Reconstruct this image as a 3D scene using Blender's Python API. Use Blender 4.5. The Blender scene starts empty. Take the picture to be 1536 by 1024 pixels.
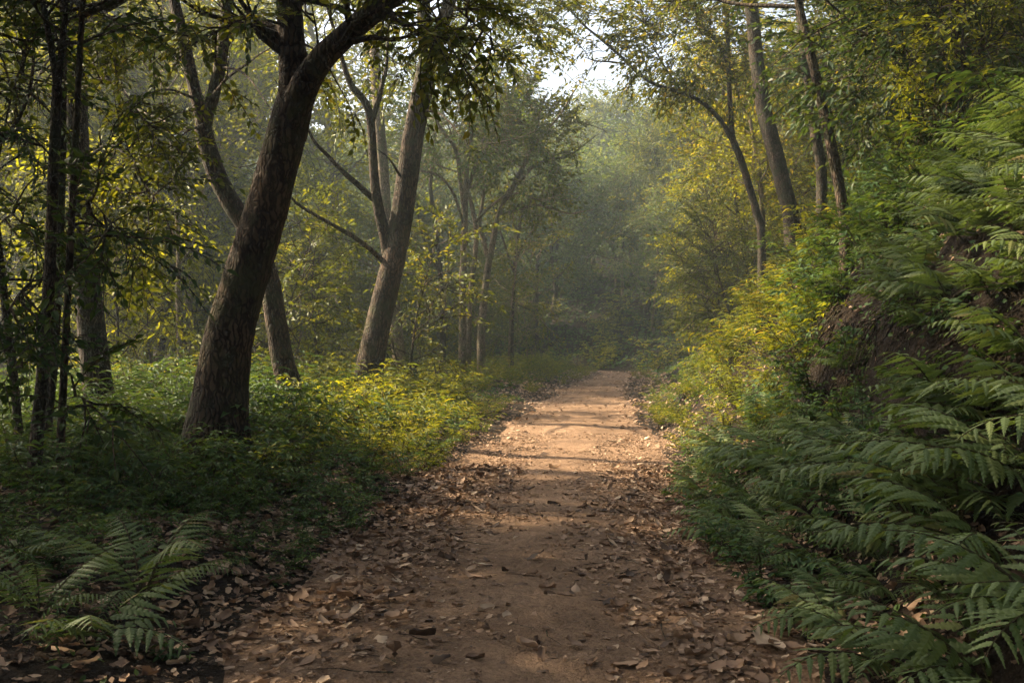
import bpy, math, numpy as np
from math import radians as R_, pi
sc = bpy.context.scene
col = sc.collection
# ------------------------------------------------------------------ camera, sky, sun, exposure
F = 1493.0; CAMZ = 1.4
cam_d = bpy.data.cameras.new('camera'); cam = bpy.data.objects.new('camera', cam_d); col.objects.link(cam)
cam_d.sensor_width = 36.0; cam_d.lens = 35.0; cam_d.clip_end = 2000
cam.location = (0, 0, CAMZ); cam.rotation_euler = (pi / 2, 0, 0)
cam_d.dof.use_dof = True; cam_d.dof.focus_distance = 12.0; cam_d.dof.aperture_fstop = 11.0
sc.camera = cam
SUN_EL, SUN_AZ = R_(40), R_(20)            # azimuth measured from -X towards +Y (sun to the left, a little ahead)
SUN = np.array([-math.cos(SUN_EL) * math.cos(SUN_AZ), math.cos(SUN_EL) * math.sin(SUN_AZ), math.sin(SUN_EL)])
w = bpy.data.worlds.new('World'); sc.world = w; w.use_nodes = True
nt = w.node_tree; nt.nodes.clear()
sky = nt.nodes.new('ShaderNodeTexSky'); sky.sky_type = 'NISHITA'; sky.sun_disc = False
sky.sun_elevation = SUN_EL; sky.sun_rotation = math.atan2(SUN[0], SUN[1])
sky.air_density = 0.6; sky.dust_density = 6.0; sky.ozone_density = 0.0
bg = nt.nodes.new('ShaderNodeBackground'); bg.inputs['Strength'].default_value = 0.1
wo = nt.nodes.new('ShaderNodeOutputWorld')
nt.links.new(sky.outputs[0], bg.inputs[0]); nt.links.new(bg.outputs[0], wo.inputs[0])
sun_d = bpy.data.lights.new('sun', 'SUN'); sun_d.energy = 5.0; sun_d.angle = R_(1.0); sun_d.color = (1.0, 0.80, 0.54)
sun_o = bpy.data.objects.new('sun', sun_d); col.objects.link(sun_o)
from mathutils import Vector, Matrix
sun_o.rotation_euler = Vector(SUN).to_track_quat('Z', 'Y').to_euler(); sun_o.location = (-20, 8, 30)
sc.view_settings.view_transform = 'Standard'; sc.view_settings.look = 'None'
sc.view_settings.exposure = 2.2; sc.view_settings.gamma = 1.0
sc.render.engine = 'CYCLES'
cy = sc.cycles
cy.max_bounces = 7; cy.diffuse_bounces = 4; cy.glossy_bounces = 2; cy.transmission_bounces = 4; cy.volume_bounces = 0
cy.use_denoising = True; cy.caustics_reflective = False; cy.caustics_refractive = False
cy.sample_clamp_indirect = 6.0

def P(px, py, Y): return np.array([(px - 768) * Y / F, Y, CAMZ - (py - 512) * Y / F])
def pix(p): return 768 + p[0] * F / p[1], 512 - (p[2] - CAMZ) * F / p[1]

# ------------------------------------------------------------------ tags
kids = {}
def tag(o, label=None, cat=None, group=None, kind=None):
    for k, v in (('label', label), ('category', cat), ('group', group), ('kind', kind)):
        if v: o[k] = v
    return o
def empty(name, loc, rz=0.0):
    o = bpy.data.objects.new(name, None); col.objects.link(o)
    o.location = loc; o.rotation_euler = (0, 0, rz); o.empty_display_size = .2; kids[o] = []
    return o
def dup(root, loc, rot=(0, 0, 0), s=1.0):
    r = root.copy(); col.objects.link(r); r.location = loc; r.rotation_euler = rot
    r.scale = (s, s, s) if np.isscalar(s) else s
    kids[r] = []
    for ch in kids.get(root, ()):
        c = ch.copy(); col.objects.link(c); c.parent = r; kids[r].append(c)
    return r
def retire(root):                                    # a prototype that no spot used: its copies carry the mesh
    for ch in kids.get(root, ()): bpy.data.objects.remove(ch)
    kids.pop(root, None); bpy.data.objects.remove(root)

class MB:
    def __init__(s): s.V = []; s.L = []; s.S = []; s.M = []; s.n = 0; s.nl = 0; s.A = []
    def add(s, v, f, mat=0):
        v = np.asarray(v, np.float32).reshape(-1, 3); f = np.asarray(f, np.int32)
        s.V.append(v); s.L.append((f + s.n).ravel())
        s.S.append(s.nl + np.arange(len(f)) * f.shape[1]); s.M.append(np.full(len(f), mat, np.int32))
        s.n += len(v); s.nl += f.size
    def build(s, name, mats, parent=None, smooth=True, off=None):
        me = bpy.data.meshes.new(name)
        V = np.concatenate(s.V)
        if off is not None: V = V - np.asarray(off, np.float32)
        L = np.concatenate(s.L); S = np.concatenate(s.S); M = np.concatenate(s.M)
        me.vertices.add(len(V)); me.vertices.foreach_set('co', V.ravel())
        me.loops.add(len(L)); me.loops.foreach_set('vertex_index', L)
        me.polygons.add(len(S)); me.polygons.foreach_set('loop_start', S.astype(np.int32))
        me.polygons.foreach_set('material_index', M)
        me.polygons.foreach_set('use_smooth', np.full(len(S), smooth))
        for m in (mats if isinstance(mats, (list, tuple)) else [mats]): me.materials.append(m)
        me.update(calc_edges=True)
        o = bpy.data.objects.new(name, me); col.objects.link(o)
        if parent is not None: o.parent = parent; kids[parent].append(o)
        return o

def nrm(v): v = np.asarray(v, float); return v / np.maximum(np.linalg.norm(v, axis=-1, keepdims=True), 1e-9)
def frames(d, up):                                    # columns: x side, y along the leaf, z normal
    d = nrm(d); x = nrm(np.cross(d, up)); z = np.cross(x, d)
    return np.stack([x, d, z], -1)
def catmull(p, n):
    p = np.asarray(p, float)
    if len(p) == 2: t = np.linspace(0, 1, n)[:, None]; return p[0] * (1 - t) + p[1] * t
    q = np.vstack([2 * p[0] - p[1], p, 2 * p[-1] - p[-2]])
    u = np.linspace(0, len(p) - 1 - 1e-9, n); i = u.astype(int); t = (u - i)[:, None]
    a, b, c, d = q[i], q[i + 1], q[i + 2], q[i + 3]
    return .5 * (2 * b + (c - a) * t + (2 * a - 5 * b + 4 * c - d) * t * t + (3 * b - a - 3 * c + d) * t ** 3)
def tube(mb, pts, rad, ns=8, rng=None, rough=0.0, mat=0, cap=True):
    pts = np.asarray(pts, float); n = len(pts); rad = np.broadcast_to(np.asarray(rad, float), (n,)) if np.ndim(rad) == 0 else np.asarray(rad, float)
    t = nrm(np.gradient(pts, axis=0))
    ref = np.array([0.123, -1, 0.2]) if abs(t[0][1]) < .9 else np.array([1, 0, .1])
    x = nrm(np.cross(t, ref)); y = np.cross(t, x)
    a = np.arange(ns) * 2 * pi / ns
    rr = rad[:, None] * np.ones((n, ns))
    if rough and rng is not None:
        k = rng.uniform(0, 6.28, 8); zz = np.arange(n)[:, None] * np.mean(np.linalg.norm(np.diff(pts, axis=0), axis=1))
        sc_ = 1 / max(rad[0], .03)
        lump = np.sin(2 * a + zz * .31 * sc_ + k[0]) + .7 * np.sin(3 * a - zz * .43 * sc_ + k[1]) + .5 * np.sin(zz * .9 * sc_ + k[2] + a)
        lump = lump + .45 * np.sin(7 * a + 1.3 * np.sin(zz * .6 * sc_ + k[3]) + k[4]) + rng.normal(0, .35, (n, ns))
        rr = rr * (1 + rough * lump)
    ring = pts[:, None] + rr[..., None] * (np.cos(a)[None, :, None] * x[:, None] + np.sin(a)[None, :, None] * y[:, None])
    i = np.arange(n - 1)[:, None] * ns; j = np.arange(ns)[None]; k2 = (j + 1) % ns
    f = np.stack([i + j, i + k2, i + ns + k2, i + ns + j], -1).reshape(-1, 4)
    mb.add(ring.reshape(-1, 3), f, mat)
    if cap:
        c = np.vstack([ring[-1], pts[-1] + t[-1] * rad[-1] * .5])
        mb.add(c, np.stack([np.arange(ns), (np.arange(ns) + 1) % ns, np.full(ns, ns)], -1), mat)

# leaf templates (unit length along +y, normal +z)
def leaf_hi(wd=.42, fold=.10, droop=.12):
    h = wd / 2
    v = np.array([[0, 0, 0], [0, .45, 0], [0, 1, -droop], [h * .85, .24, fold], [h, .48, fold * .8], [h * .45, .78, fold * .2 - droop * .4],
                  [-h * .85, .24, fold], [-h, .48, fold * .8], [-h * .45, .78, fold * .2 - droop * .4]])
    f = np.array([[0, 3, 4, 1], [1, 4, 5, 2], [0, 1, 7, 6], [1, 2, 8, 7]])
    return v, f
def leaf_lo(wd=.5, fold=.08):
    v = np.array([[0, 0, 0], [wd / 2, .42, fold], [0, 1, -.08], [-wd / 2, .42, fold]])
    return v, np.array([[0, 1, 2, 3]])
def inst(T, Fk, pos, Rm, s):
    pos = np.asarray(pos, float); n = len(pos); s = np.broadcast_to(np.asarray(s, float), (n,))
    V = np.einsum('nij,kj->nki', Rm, T) * s[:, None, None] + pos[:, None]
    f = Fk[None] + (np.arange(n) * len(T))[:, None, None]
    return V.reshape(-1, 3), f.reshape(-1, Fk.shape[1])

# ------------------------------------------------------------------ materials
def mat_new(name):
    m = bpy.data.materials.new(name); m.use_nodes = True; m.node_tree.nodes.clear(); return m, m.node_tree
class NT:
    def __init__(s, t): s.t = t
    def n(s, typ, **k):
        o = s.t.nodes.new(typ)
        for a, v in k.items():
            if a in o.inputs.keys() if not hasattr(o, a) else False: o.inputs[a].default_value = v
            else: setattr(o, a, v)
        return o
    def l(s, a, b): s.t.links.new(a, b)
    def ramp(s, fac, stops, interp='LINEAR'):
        r = s.t.nodes.new('ShaderNodeValToRGB'); e = r.color_ramp.elements; r.color_ramp.interpolation = interp
        while len(e) < len(stops): e.new(.5)
        for q, (p, c) in zip(e, stops): q.position = p; q.color = (*c, 1)
        s.l(fac, r.inputs[0]); return r.outputs[0]
    def noise(s, vec, scale, detail=4, rough=.6, dim=None):
        o = s.t.nodes.new('ShaderNodeTexNoise'); o.inputs['Scale'].default_value = scale; o.inputs['Detail'].default_value = detail; o.inputs['Roughness'].default_value = rough
        if vec is not None: s.l(vec, o.inputs['Vector'])
        return o.outputs[0]
    def math(s, op, a, b):
        o = s.t.nodes.new('ShaderNodeMath'); o.operation = op
        for i, q in enumerate((a, b)):
            if isinstance(q, (int, float)): o.inputs[i].default_value = q
            else: s.l(q, o.inputs[i])
        return o.outputs[0]
    def mix(s, fac, a, b, typ='MIX'):
        o = s.t.nodes.new('ShaderNodeMix'); o.data_type = 'RGBA'; o.blend_type = typ
        if isinstance(fac, (int, float)): o.inputs[0].default_value = fac
        else: s.l(fac, o.inputs[0])
        for i, q in ((6, a), (7, b)):
            if isinstance(q, tuple): o.inputs[i].default_value = (*q, 1)
            else: s.l(q, o.inputs[i])
        return o.outputs[2]
def leaf_mat(name, stops, trans=.42, tcol=(1.7, 1.35, .45), rough=.52, spec=.2):
    m, t = mat_new(name); q = NT(t)
    geo = t.nodes.new('ShaderNodeNewGeometry'); oi = t.nodes.new('ShaderNodeObjectInfo')
    f = q.math('ADD', q.math('MULTIPLY', geo.outputs['Random Per Island'], .72), q.math('MULTIPLY', oi.outputs['Random'], .28))
    c = q.ramp(f, stops)
    tc = t.nodes.new('ShaderNodeTexCoord')
    nz = q.noise(tc.outputs['Object'], 9.0, 2)
    c = q.mix(.35, c, q.mix(nz, (.35, .35, .35), (1.5, 1.5, 1.5)), 'MULTIPLY')
    b = t.nodes.new('ShaderNodeBsdfPrincipled'); q.l(c, b.inputs['Base Color'])
    b.inputs['Roughness'].default_value = rough; b.inputs['Specular IOR Level'].default_value = spec
    tr = t.nodes.new('ShaderNodeBsdfTranslucent'); q.l(q.mix(1.0, c, tcol, 'MULTIPLY'), tr.inputs[0])
    mx = t.nodes.new('ShaderNodeMixShader'); mx.inputs[0].default_value = trans
    q.l(b.outputs[0], mx.inputs[1]); q.l(tr.outputs[0], mx.inputs[2])
    o = t.nodes.new('ShaderNodeOutputMaterial'); q.l(mx.outputs[0], o.inputs[0])
    return m
M = {}
M['leaf'] = leaf_mat('canopy_leaf', [(0, (.036, .056, .012)), (.45, (.068, .098, .017)), (.8, (.12, .145, .021)), (1, (.21, .185, .03))])
M['leaf_pale'] = leaf_mat('sun_tinted_leaf', [(0, (.065, .092, .015)), (.45, (.125, .152, .021)), (.8, (.17, .20, .026)), (1, (.29, .25, .035))], trans=.52, tcol=(1.9, 1.55, .42))  # sunlit glow put into a brighter, yellower copy of the canopy leaf
M['leaf_dark'] = leaf_mat('shade_tinted_leaf', [(0, (.018, .040, .014)), (.5, (.034, .066, .02)), (1, (.075, .10, .025))], trans=.35)  # shade put into a darker copy of the canopy leaf colour
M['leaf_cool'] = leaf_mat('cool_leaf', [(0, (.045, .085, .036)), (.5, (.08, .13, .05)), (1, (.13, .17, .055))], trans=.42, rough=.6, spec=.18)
M['fern'] = leaf_mat('fern_leaf', [(0, (.075, .112, .042)), (.6, (.115, .16, .06)), (.9, (.155, .19, .065)), (1, (.20, .15, .06))], trans=.3, tcol=(1.4, 1.4, .6), rough=.5, spec=.25)
M['plant'] = leaf_mat('seedling_leaf', [(0, (.028, .062, .022)), (.55, (.055, .11, .034)), (.9, (.09, .14, .035)), (1, (.17, .17, .035))], trans=.38, rough=.58, spec=.18)
M['grassy'] = leaf_mat('grassy_leaf', [(0, (.05, .09, .018)), (.5, (.11, .155, .025)), (.85, (.21, .21, .03)), (1, (.31, .25, .05))], trans=.48)
def litter_mat(name='dead_leaf'):
    m, t = mat_new(name); q = NT(t)
    geo = t.nodes.new('ShaderNodeNewGeometry'); oi = t.nodes.new('ShaderNodeObjectInfo')
    f = q.math('FRACT', q.math('ADD', geo.outputs['Random Per Island'], oi.outputs['Random']), 0.0)
    c = q.ramp(f, [(0, (.055, .035, .022)), (.25, (.15, .093, .058)), (.55, (.27, .172, .107)), (.85, (.39, .265, .172)), (1, (.50, .38, .26))])
    tc = t.nodes.new('ShaderNodeTexCoord')
    c = q.mix(.55, c, q.mix(q.noise(tc.outputs['Object'], 26, 3), (.3, .28, .26), (1.5, 1.5, 1.5)), 'MULTIPLY')
    b = t.nodes.new('ShaderNodeBsdfPrincipled'); q.l(c, b.inputs['Base Color']); b.inputs['Roughness'].default_value = .62; b.inputs['Specular IOR Level'].default_value = .25
    tr = t.nodes.new('ShaderNodeBsdfTranslucent'); q.l(c, tr.inputs[0])
    mx = t.nodes.new('ShaderNodeMixShader'); mx.inputs[0].default_value = .15
    q.l(b.outputs[0], mx.inputs[1]); q.l(tr.outputs[0], mx.inputs[2])
    o = t.nodes.new('ShaderNodeOutputMaterial'); q.l(mx.outputs[0], o.inputs[0]); return m
M['litter'] = litter_mat()
def bark_mat(name, dark, mid, light, moss=None, vs=1.0):
    m, t = mat_new(name); q = NT(t); tc = t.nodes.new('ShaderNodeTexCoord')
    mp = t.nodes.new('ShaderNodeMapping'); mp.inputs['Scale'].default_value = (1, 1, .20); q.l(tc.outputs['Object'], mp.inputs[0])
    wob = q.noise(mp.outputs[0], 5 * vs, 3)
    vadd = t.nodes.new('ShaderNodeVectorMath'); vadd.operation = 'ADD'; q.l(mp.outputs[0], vadd.inputs[0])
    vsc = t.nodes.new('ShaderNodeVectorMath'); vsc.operation = 'SCALE'; vsc.inputs['Scale'].default_value = .09
    nz = t.nodes.new('ShaderNodeTexNoise'); nz.inputs['Scale'].default_value = 9 * vs; q.l(tc.outputs['Object'], nz.inputs['Vector'])
    q.l(nz.outputs['Color'], vsc.inputs[0]); q.l(vsc.outputs[0], vadd.inputs[1])
    vo = t.nodes.new('ShaderNodeTexVoronoi'); vo.feature = 'DISTANCE_TO_EDGE'; vo.inputs['Scale'].default_value = 22 * vs; q.l(vadd.outputs[0], vo.inputs['Vector'])
    crack = q.ramp(vo.outputs['Distance'], [(0, (0, 0, 0)), (.22, (1, 1, 1))])
    fine = q.noise(mp.outputs[0], 60 * vs, 6, .7)
    h = q.math('ADD', q.math('MULTIPLY', crack, .7), q.math('MULTIPLY', fine, .6))
    c = q.ramp(h, [(.1, dark), (.6, mid), (1.0, light)])
    big = q.noise(tc.outputs['Object'], 2.2, 4)
    c = q.mix(.85, c, q.ramp(big, [(.3, (.35, .34, .33)), (.5, (.95, .95, .95)), (.7, (1.7, 1.65, 1.55))]), 'MULTIPLY')
    if moss: c = q.mix(q.ramp(q.noise(tc.outputs['Object'], 3.3, 5, .7), [(.46, (0, 0, 0)), (.64, (.8, .8, .8))]), c, moss)
    b = t.nodes.new('ShaderNodeBsdfPrincipled'); q.l(c, b.inputs['Base Color']); b.inputs['Roughness'].default_value = .85; b.inputs['Specular IOR Level'].default_value = .2
    bp = t.nodes.new('ShaderNodeBump'); bp.inputs['Strength'].default_value = 1.0; bp.inputs['Distance'].default_value = .022; q.l(h, bp.inputs['Height']); q.l(bp.outputs[0], b.inputs['Normal'])
    o = t.nodes.new('ShaderNodeOutputMaterial'); q.l(b.outputs[0], o.inputs[0]); return m
M['bark'] = bark_mat('brown_bark', (.010, .007, .005), (.036, .024, .016), (.088, .059, .040), (.05, .052, .024))
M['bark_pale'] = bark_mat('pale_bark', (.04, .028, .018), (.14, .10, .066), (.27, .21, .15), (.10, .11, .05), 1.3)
M['bark_dark'] = bark_mat('dark_bark', (.012, .009, .007), (.042, .03, .022), (.09, .066, .05), (.04, .045, .025), 1.5)
M['stem'] = bark_mat('green_stem', (.03, .03, .012), (.07, .065, .025), (.12, .10, .05), None, 3)
def soil_mat(name, path=False):
    m, t = mat_new(name); q = NT(t); tc = t.nodes.new('ShaderNodeTexCoord'); ob = tc.outputs['Object']
    big = q.noise(ob, .9, 5, .65); mid = q.noise(ob, 7, 8, .75); fine = q.noise(ob, 60, 5, .7)
    vo = t.nodes.new('ShaderNodeTexVoronoi'); vo.inputs['Scale'].default_value = 34; vo.inputs['Randomness'].default_value = 1; q.l(ob, vo.inputs['Vector'])
    vo2 = t.nodes.new('ShaderNodeTexVoronoi'); vo2.inputs['Scale'].default_value = 95; q.l(ob, vo2.inputs['Vector'])
    if path:
        c = q.ramp(big, [(.28, (.125, .081, .052)), (.5, (.23, .15, .095)), (.74, (.34, .23, .15))])
        c = q.mix(.75, c, q.ramp(mid, [(.3, (.5, .46, .42)), (.55, (1, 1, 1)), (.75, (1.25, 1.22, 1.18))]), 'MULTIPLY')
    else:
        c = q.ramp(big, [(.3, (.020, .015, .010)), (.55, (.042, .030, .020)), (.75, (.075, .054, .036))])
        c = q.mix(.7, c, q.ramp(mid, [(.3, (.4, .38, .34)), (.6, (1, 1, 1)), (.8, (1.5, 1.35, 1.15))]), 'MULTIPLY')
    c = q.mix(.5, c, q.ramp(fine, [(.3, (.55, .52, .5)), (.6, (1.1, 1.1, 1.1))]), 'MULTIPLY')
    c = q.mix(.45, c, q.ramp(vo.outputs['Color'], [(.0, (.6, .56, .52)), (.6, (1, 1, 1)), (.97, (1.3, 1.25, 1.2))]), 'MULTIPLY')
    b = t.nodes.new('ShaderNodeBsdfPrincipled'); q.l(c, b.inputs['Base Color']); b.inputs['Roughness'].default_value = .9; b.inputs['Specular IOR Level'].default_value = .15
    h = q.math('ADD', q.math('MULTIPLY', mid, 1.0), q.math('ADD', q.math('MULTIPLY', fine, .35), q.math('ADD', q.math('MULTIPLY', vo.outputs['Distance'], -.5), q.math('MULTIPLY', vo2.outputs['Distance'], -.25))))
    bp = t.nodes.new('ShaderNodeBump'); bp.inputs['Strength'].default_value = .95; bp.inputs['Distance'].default_value = .035 if path else .09; q.l(h, bp.inputs['Height']); q.l(bp.outputs[0], b.inputs['Normal'])
    o = t.nodes.new('ShaderNodeOutputMaterial'); q.l(b.outputs[0], o.inputs[0]); return m
M['soil'] = soil_mat('forest_soil'); M['path'] = soil_mat('path_dirt', True)

# ------------------------------------------------------------------ terrain
PATH = catmull([(-.1, -12, 0), (0, -3, 0), (.06, 4, 0), (.32, 8, 0), (.65, 11.5, 0), (1.12, 17, 0), (1.72, 23, 0), (2.8, 32, 0), (3.95, 39, 0), (4.5, 43, 0), (4.2, 46.5, 0), (2.3, 49.2, 0), (-2, 51.5, 0), (-10, 55, 0), (-30, 62, 0), (-80, 75, 0)], 170)[:, :2]
def sdist(x, y):
    x = np.asarray(x, float).ravel(); y = np.asarray(y, float).ravel(); out = np.empty(len(x))
    a = PATH[:-1]; d = PATH[1:] - a; dd = (d ** 2).sum(1)
    for i in range(0, len(x), 20000):
        p = np.stack([x[i:i + 20000], y[i:i + 20000]], -1)[:, None] - a[None]
        t = np.clip((p * d).sum(-1) / dd, 0, 1); q = p - t[..., None] * d
        r = (q ** 2).sum(-1); k = r.argmin(1); ar = np.arange(len(k))
        cr = d[k, 0] * p[ar, k, 1] - d[k, 1] * p[ar, k, 0]
        out[i:i + 20000] = -np.sign(cr) * np.sqrt(r[ar, k])
    return out
def sms(a, b, x): t = np.clip((x - a) / (b - a), 0, 1); return t * t * (3 - 2 * t)
def wav(x, y, s, k):
    return (np.sin(x * 1.0 * s + k + 1.3 * np.sin(y * .7 * s + k)) + np.sin(y * 1.17 * s + 2 * k + 1.1 * np.sin(x * .83 * s - k)) + .6 * np.sin((x + y) * 1.9 * s + 3 * k)) / 2.6
def height(x, y, sd=None):
    x = np.asarray(x, float).ravel(); y = np.asarray(y, float).ravel()
    if sd is None: sd = sdist(x, y)
    sR = np.maximum(sd - 1.3 - .12 * wav(x, y, 1.3, .4), 0); sL = np.maximum(-sd - 1.3, 0)
    cutw = .16 * wav(x, y, 1.9, 2.2)
    hc = np.interp(sR + cutw, [0, .3, 1.12, 1.40, 2.5, 5, 13, 40, 110], [0, .06, .64, 1.60, 2.95, 5.0, 9.8, 18, 32])
    hs = np.interp(sR + cutw, [0, .3, 1.0, 2.5, 5, 13, 40, 110], [0, .08, .66, 2.6, 5.0, 9.8, 18, 32])
    ct = np.exp(-((y - 8.6) / 2.3) ** 2); hn = hc * ct + hs * (1 - ct)
    hf = np.interp(sR, [0, .8, 2.5, 7, 20, 60, 110], [0, .2, 1.2, 3.7, 7.5, 17, 28])
    t = sms(16, 30, y)
    h = hn * (1 - t) + hf * t
    h = h + np.interp(sL, [0, .8, 3, 8, 14, 30, 60, 150], [0, .10, .22, .15, -.25, -1.2, -3, -7])
    off = sms(.9, 2.2, np.abs(sd))
    h = h + off * (.05 * wav(x, y, 2.3, 1.1) + .03 * wav(x, y, 5.7, .3)) + sms(2, 8, np.abs(sd)) * .25 * wav(x, y, .5, 1.9)
    return h
def gz(x, y): return float(height([x], [y])[0])
def hit(px, py, veg=0.0, y0=3.0, y1=150.0):             # first distance at which the view ray meets the ground (+veg)
    ys = np.linspace(y0, y1, 1500); p = P(px, py, ys) if False else np.stack([(px - 768) * ys / F, ys, CAMZ - (py - 512) * ys / F], -1)
    k = np.argmax(p[:, 2] <= height(p[:, 0], p[:, 1]) + veg); return ys[k]

def axis_pts(lo, hi, fine_lo, fine_hi, step, grow=1.09):
    a = list(np.arange(fine_lo, fine_hi + 1e-6, step)); s = step
    while a[-1] < hi: s *= grow; a.append(a[-1] + s)
    s = step
    while a[0] > lo: s *= grow; a.insert(0, a[0] - s)
    return np.array(a)
gx = axis_pts(-400, 400, -4, 8, .11); gy = axis_pts(-400, 400, 2.5, 24, .13)
X, Y = np.meshgrid(gx, gy); sd_ = sdist(X, Y); Z = height(X, Y, sd_).reshape(X.shape)
g = MB(); nx = len(gx); i, j = np.meshgrid(np.arange(len(gy) - 1), np.arange(nx - 1), indexing='ij')
a = (i * nx + j).ravel(); g.add(np.stack([X, Y, Z], -1), np.stack([a, a + 1, a + nx + 1, a + nx], -1))
tag(g.build('ground', M['soil']), 'dark brown forest floor of bare soil under the plants', kind='structure')
# the path: its own sheet, edges dip under the soil
s_ = np.concatenate([[0], np.cumsum(np.linalg.norm(np.diff(PATH, axis=0), axis=1))])
u = np.arange(0, 125, .22); cx, cyy = np.interp(u, s_, PATH[:, 0]), np.interp(u, s_, PATH[:, 1])
tx, ty = np.gradient(cx), np.gradient(cyy); ln = np.hypot(tx, ty); nxv, nyv = ty / ln, -tx / ln
NC = 23; v = np.linspace(-1, 1, NC)
wid_ = np.interp(u, [20, 34, 43, 54], [1.36, 1.05, .95, .70]); wl = wid_ + .12 * np.sin(u * 1.1 + 1) + .07 * np.sin(u * 3.1); wr = wid_ + .10 * np.sin(u * .9 + 3) + .07 * np.sin(u * 2.7 + 1)
dd = np.where(v[None] < 0, v[None] * wl[:, None], v[None] * wr[:, None])
PX, PY = cx[:, None] + nxv[:, None] * dd, cyy[:, None] + nyv[:, None] * dd
PZ = height(PX, PY, sdist(PX, PY)).reshape(PX.shape) + np.where(np.abs(v) > .97, -.012, .012)[None] + .012 * (1 - v[None] ** 2) + .008 * wav(PX, PY, 3.1, .7) * (1 - v[None] ** 4) - .022 * np.exp(-((np.abs(v[None]) - .5) / .22) ** 2)
pm = MB(); i, j = np.meshgrid(np.arange(len(u) - 1), np.arange(NC - 1), indexing='ij'); a = (i * NC + j).ravel()
PZ = np.maximum(PZ, height(PX, PY, sdist(PX, PY)).reshape(PX.shape) + np.where(np.abs(v) > .97, -.012, .005)[None])
pm.add(np.stack([PX, PY, PZ], -1), np.stack([a, a + 1, a + NC + 1, a + NC], -1))
tag(pm.build('path', M['path']), 'trodden reddish brown dirt path bending left at its far end', kind='structure')

# ------------------------------------------------------------------ sun gap: the opening in the canopy that lights one stretch of the path
GAP_C, GAP_H = 12.9, 2.7
def landing(p):
    p = np.asarray(p, float).reshape(-1, 3); return p - SUN * (p[:, 2:3] / SUN[2])
def in_gap(p, rng, soft=1.0):
    q = landing(p); n = .9 * wav(q[:, 0], q[:, 1], 1.1, .5) + .5 * wav(q[:, 0], q[:, 1], 2.6, 1.5)
    e = 1 - np.abs(q[:, 1] - GAP_C - .12 * q[:, 0]) / GAP_H
    return (e + .22 * n > 0) & (q[:, 0] > -4.2 + n) & (q[:, 0] < 6.9 + n)
def in_clearing(p, rng):
    q = landing(p); n = wav(q[:, 0], q[:, 1], .55, .9)
    return (q[:, 1] > 15.5) & (q[:, 1] < 38) & (q[:, 0] > -13) & (q[:, 0] < 5) & (n > -.35)
def in_valley(x, y, rad=2.2):
    return y < 57 and -.030 - rad / y < x / y - .090 < .022 + .45 * rad / y
def sky_hole(p):                                         # the open strip above the path's far end
    p = np.asarray(p, float).reshape(-1, 3); y = np.maximum(p[:, 1], .5)
    az = p[:, 0] / y; el = (p[:, 2] - CAMZ) / y
    w_ = .010 * np.sin(el * 40) + .008 * np.sin(el * 91 + 1)
    return ((np.abs(az - (.078 + .02 * (el - .2)) - w_) < .030) & (el > .02) & (el < .30)) | ((np.abs(az - .076 - w_) < .036) & (el > .24) & (el < .30))

# ------------------------------------------------------------------ sprays and trees
def make_spray(rng, L=.55, n=13, leaf=.095, hi=True, flat=.5, wd=.42, droop=.35, fork=True):
    lv, lf = leaf_hi(wd) if hi else leaf_lo(wd + .06)
    pos, Rm, s = [], [], []; tw = MB()
    axes = [(np.zeros(3), np.array([0, 1., 0]), L)]
    if fork:
        for sg in (-1, 1): axes.append((np.array([0, L * rng.uniform(.2, .5), 0]), nrm([sg * rng.uniform(.5, .9), 1, rng.normal(0, .2)]), L * rng.uniform(.4, .65)))
    for (o, d, l) in axes:
        m = max(3, int(n * l / L)); k = np.linspace(.12, 1, m)
        bend = np.stack([np.zeros(m), np.zeros(m), -droop * l * k ** 2], -1)
        p = o + d * (l * k)[:, None] + bend
        side = np.where(np.arange(m) % 2, 1., -1.)[:, None]
        x = nrm(np.cross(d, [0, 0, 1]))
        ld = d * rng.uniform(.25, .9, (m, 1)) + x * side * rng.uniform(.6, 1.1, (m, 1)) + np.array([0, 0, -1]) * rng.uniform(.1, .9, (m, 1)) * (1.2 - flat)
        ld[-1] = d + np.array([0, 0, -.4])
        up = np.array([0, 0, 1.]) + rng.normal(0, .75 * (1.25 - flat), (m, 3))
        pos.append(p); Rm.append(frames(ld, up)); s.append(leaf * rng.uniform(.6, 1.2, m))
        tube(tw, np.vstack([o, p[::max(1, m // 4)], p[-1]]), np.linspace(.006, .0025, len(p[::max(1, m // 4)]) + 2) * (L / .5), 3, cap=False)
    V, f = inst(lv, lf, np.concatenate(pos), np.concatenate(Rm), np.concatenate(s))
    return V, f, np.concatenate(tw.V), np.concatenate(tw.L).reshape(-1, 4)
srng = np.random.default_rng(5)
SPR_HI = [make_spray(srng) for _ in range(5)]
SPR_MID = [make_spray(srng, .6, 11, .115, False) for _ in range(5)]
SPR_LO = [make_spray(srng, .9, 9, .19, False, droop=.25) for _ in range(4)]
SPR_FAR = [make_spray(srng, 1.3, 9, .27, False, droop=.25, fork=True) for _ in range(3)]
def put_sprays(mb, rng, spr, pos, d, s=1.0, twigs=True):
    pos = np.asarray(pos, float).reshape(-1, 3); d = np.asarray(d, float).reshape(-1, 3)
    if not len(pos): return
    up = np.array([0, 0, 1.]) + rng.normal(0, .35, pos.shape); Rm = frames(d, up); k = rng.integers(0, len(spr), len(pos))
    ss = s * rng.uniform(.75, 1.25, len(pos))
    for q in range(len(spr)):
        m = k == q
        if m.any():
            V, f = inst(spr[q][0], spr[q][1], pos[m], Rm[m], ss[m]); mb.add(V, f, 0)
            if twigs: V, f = inst(spr[q][2], spr[q][3], pos[m], Rm[m], ss[m]); mb.add(V, f, 1)
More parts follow.
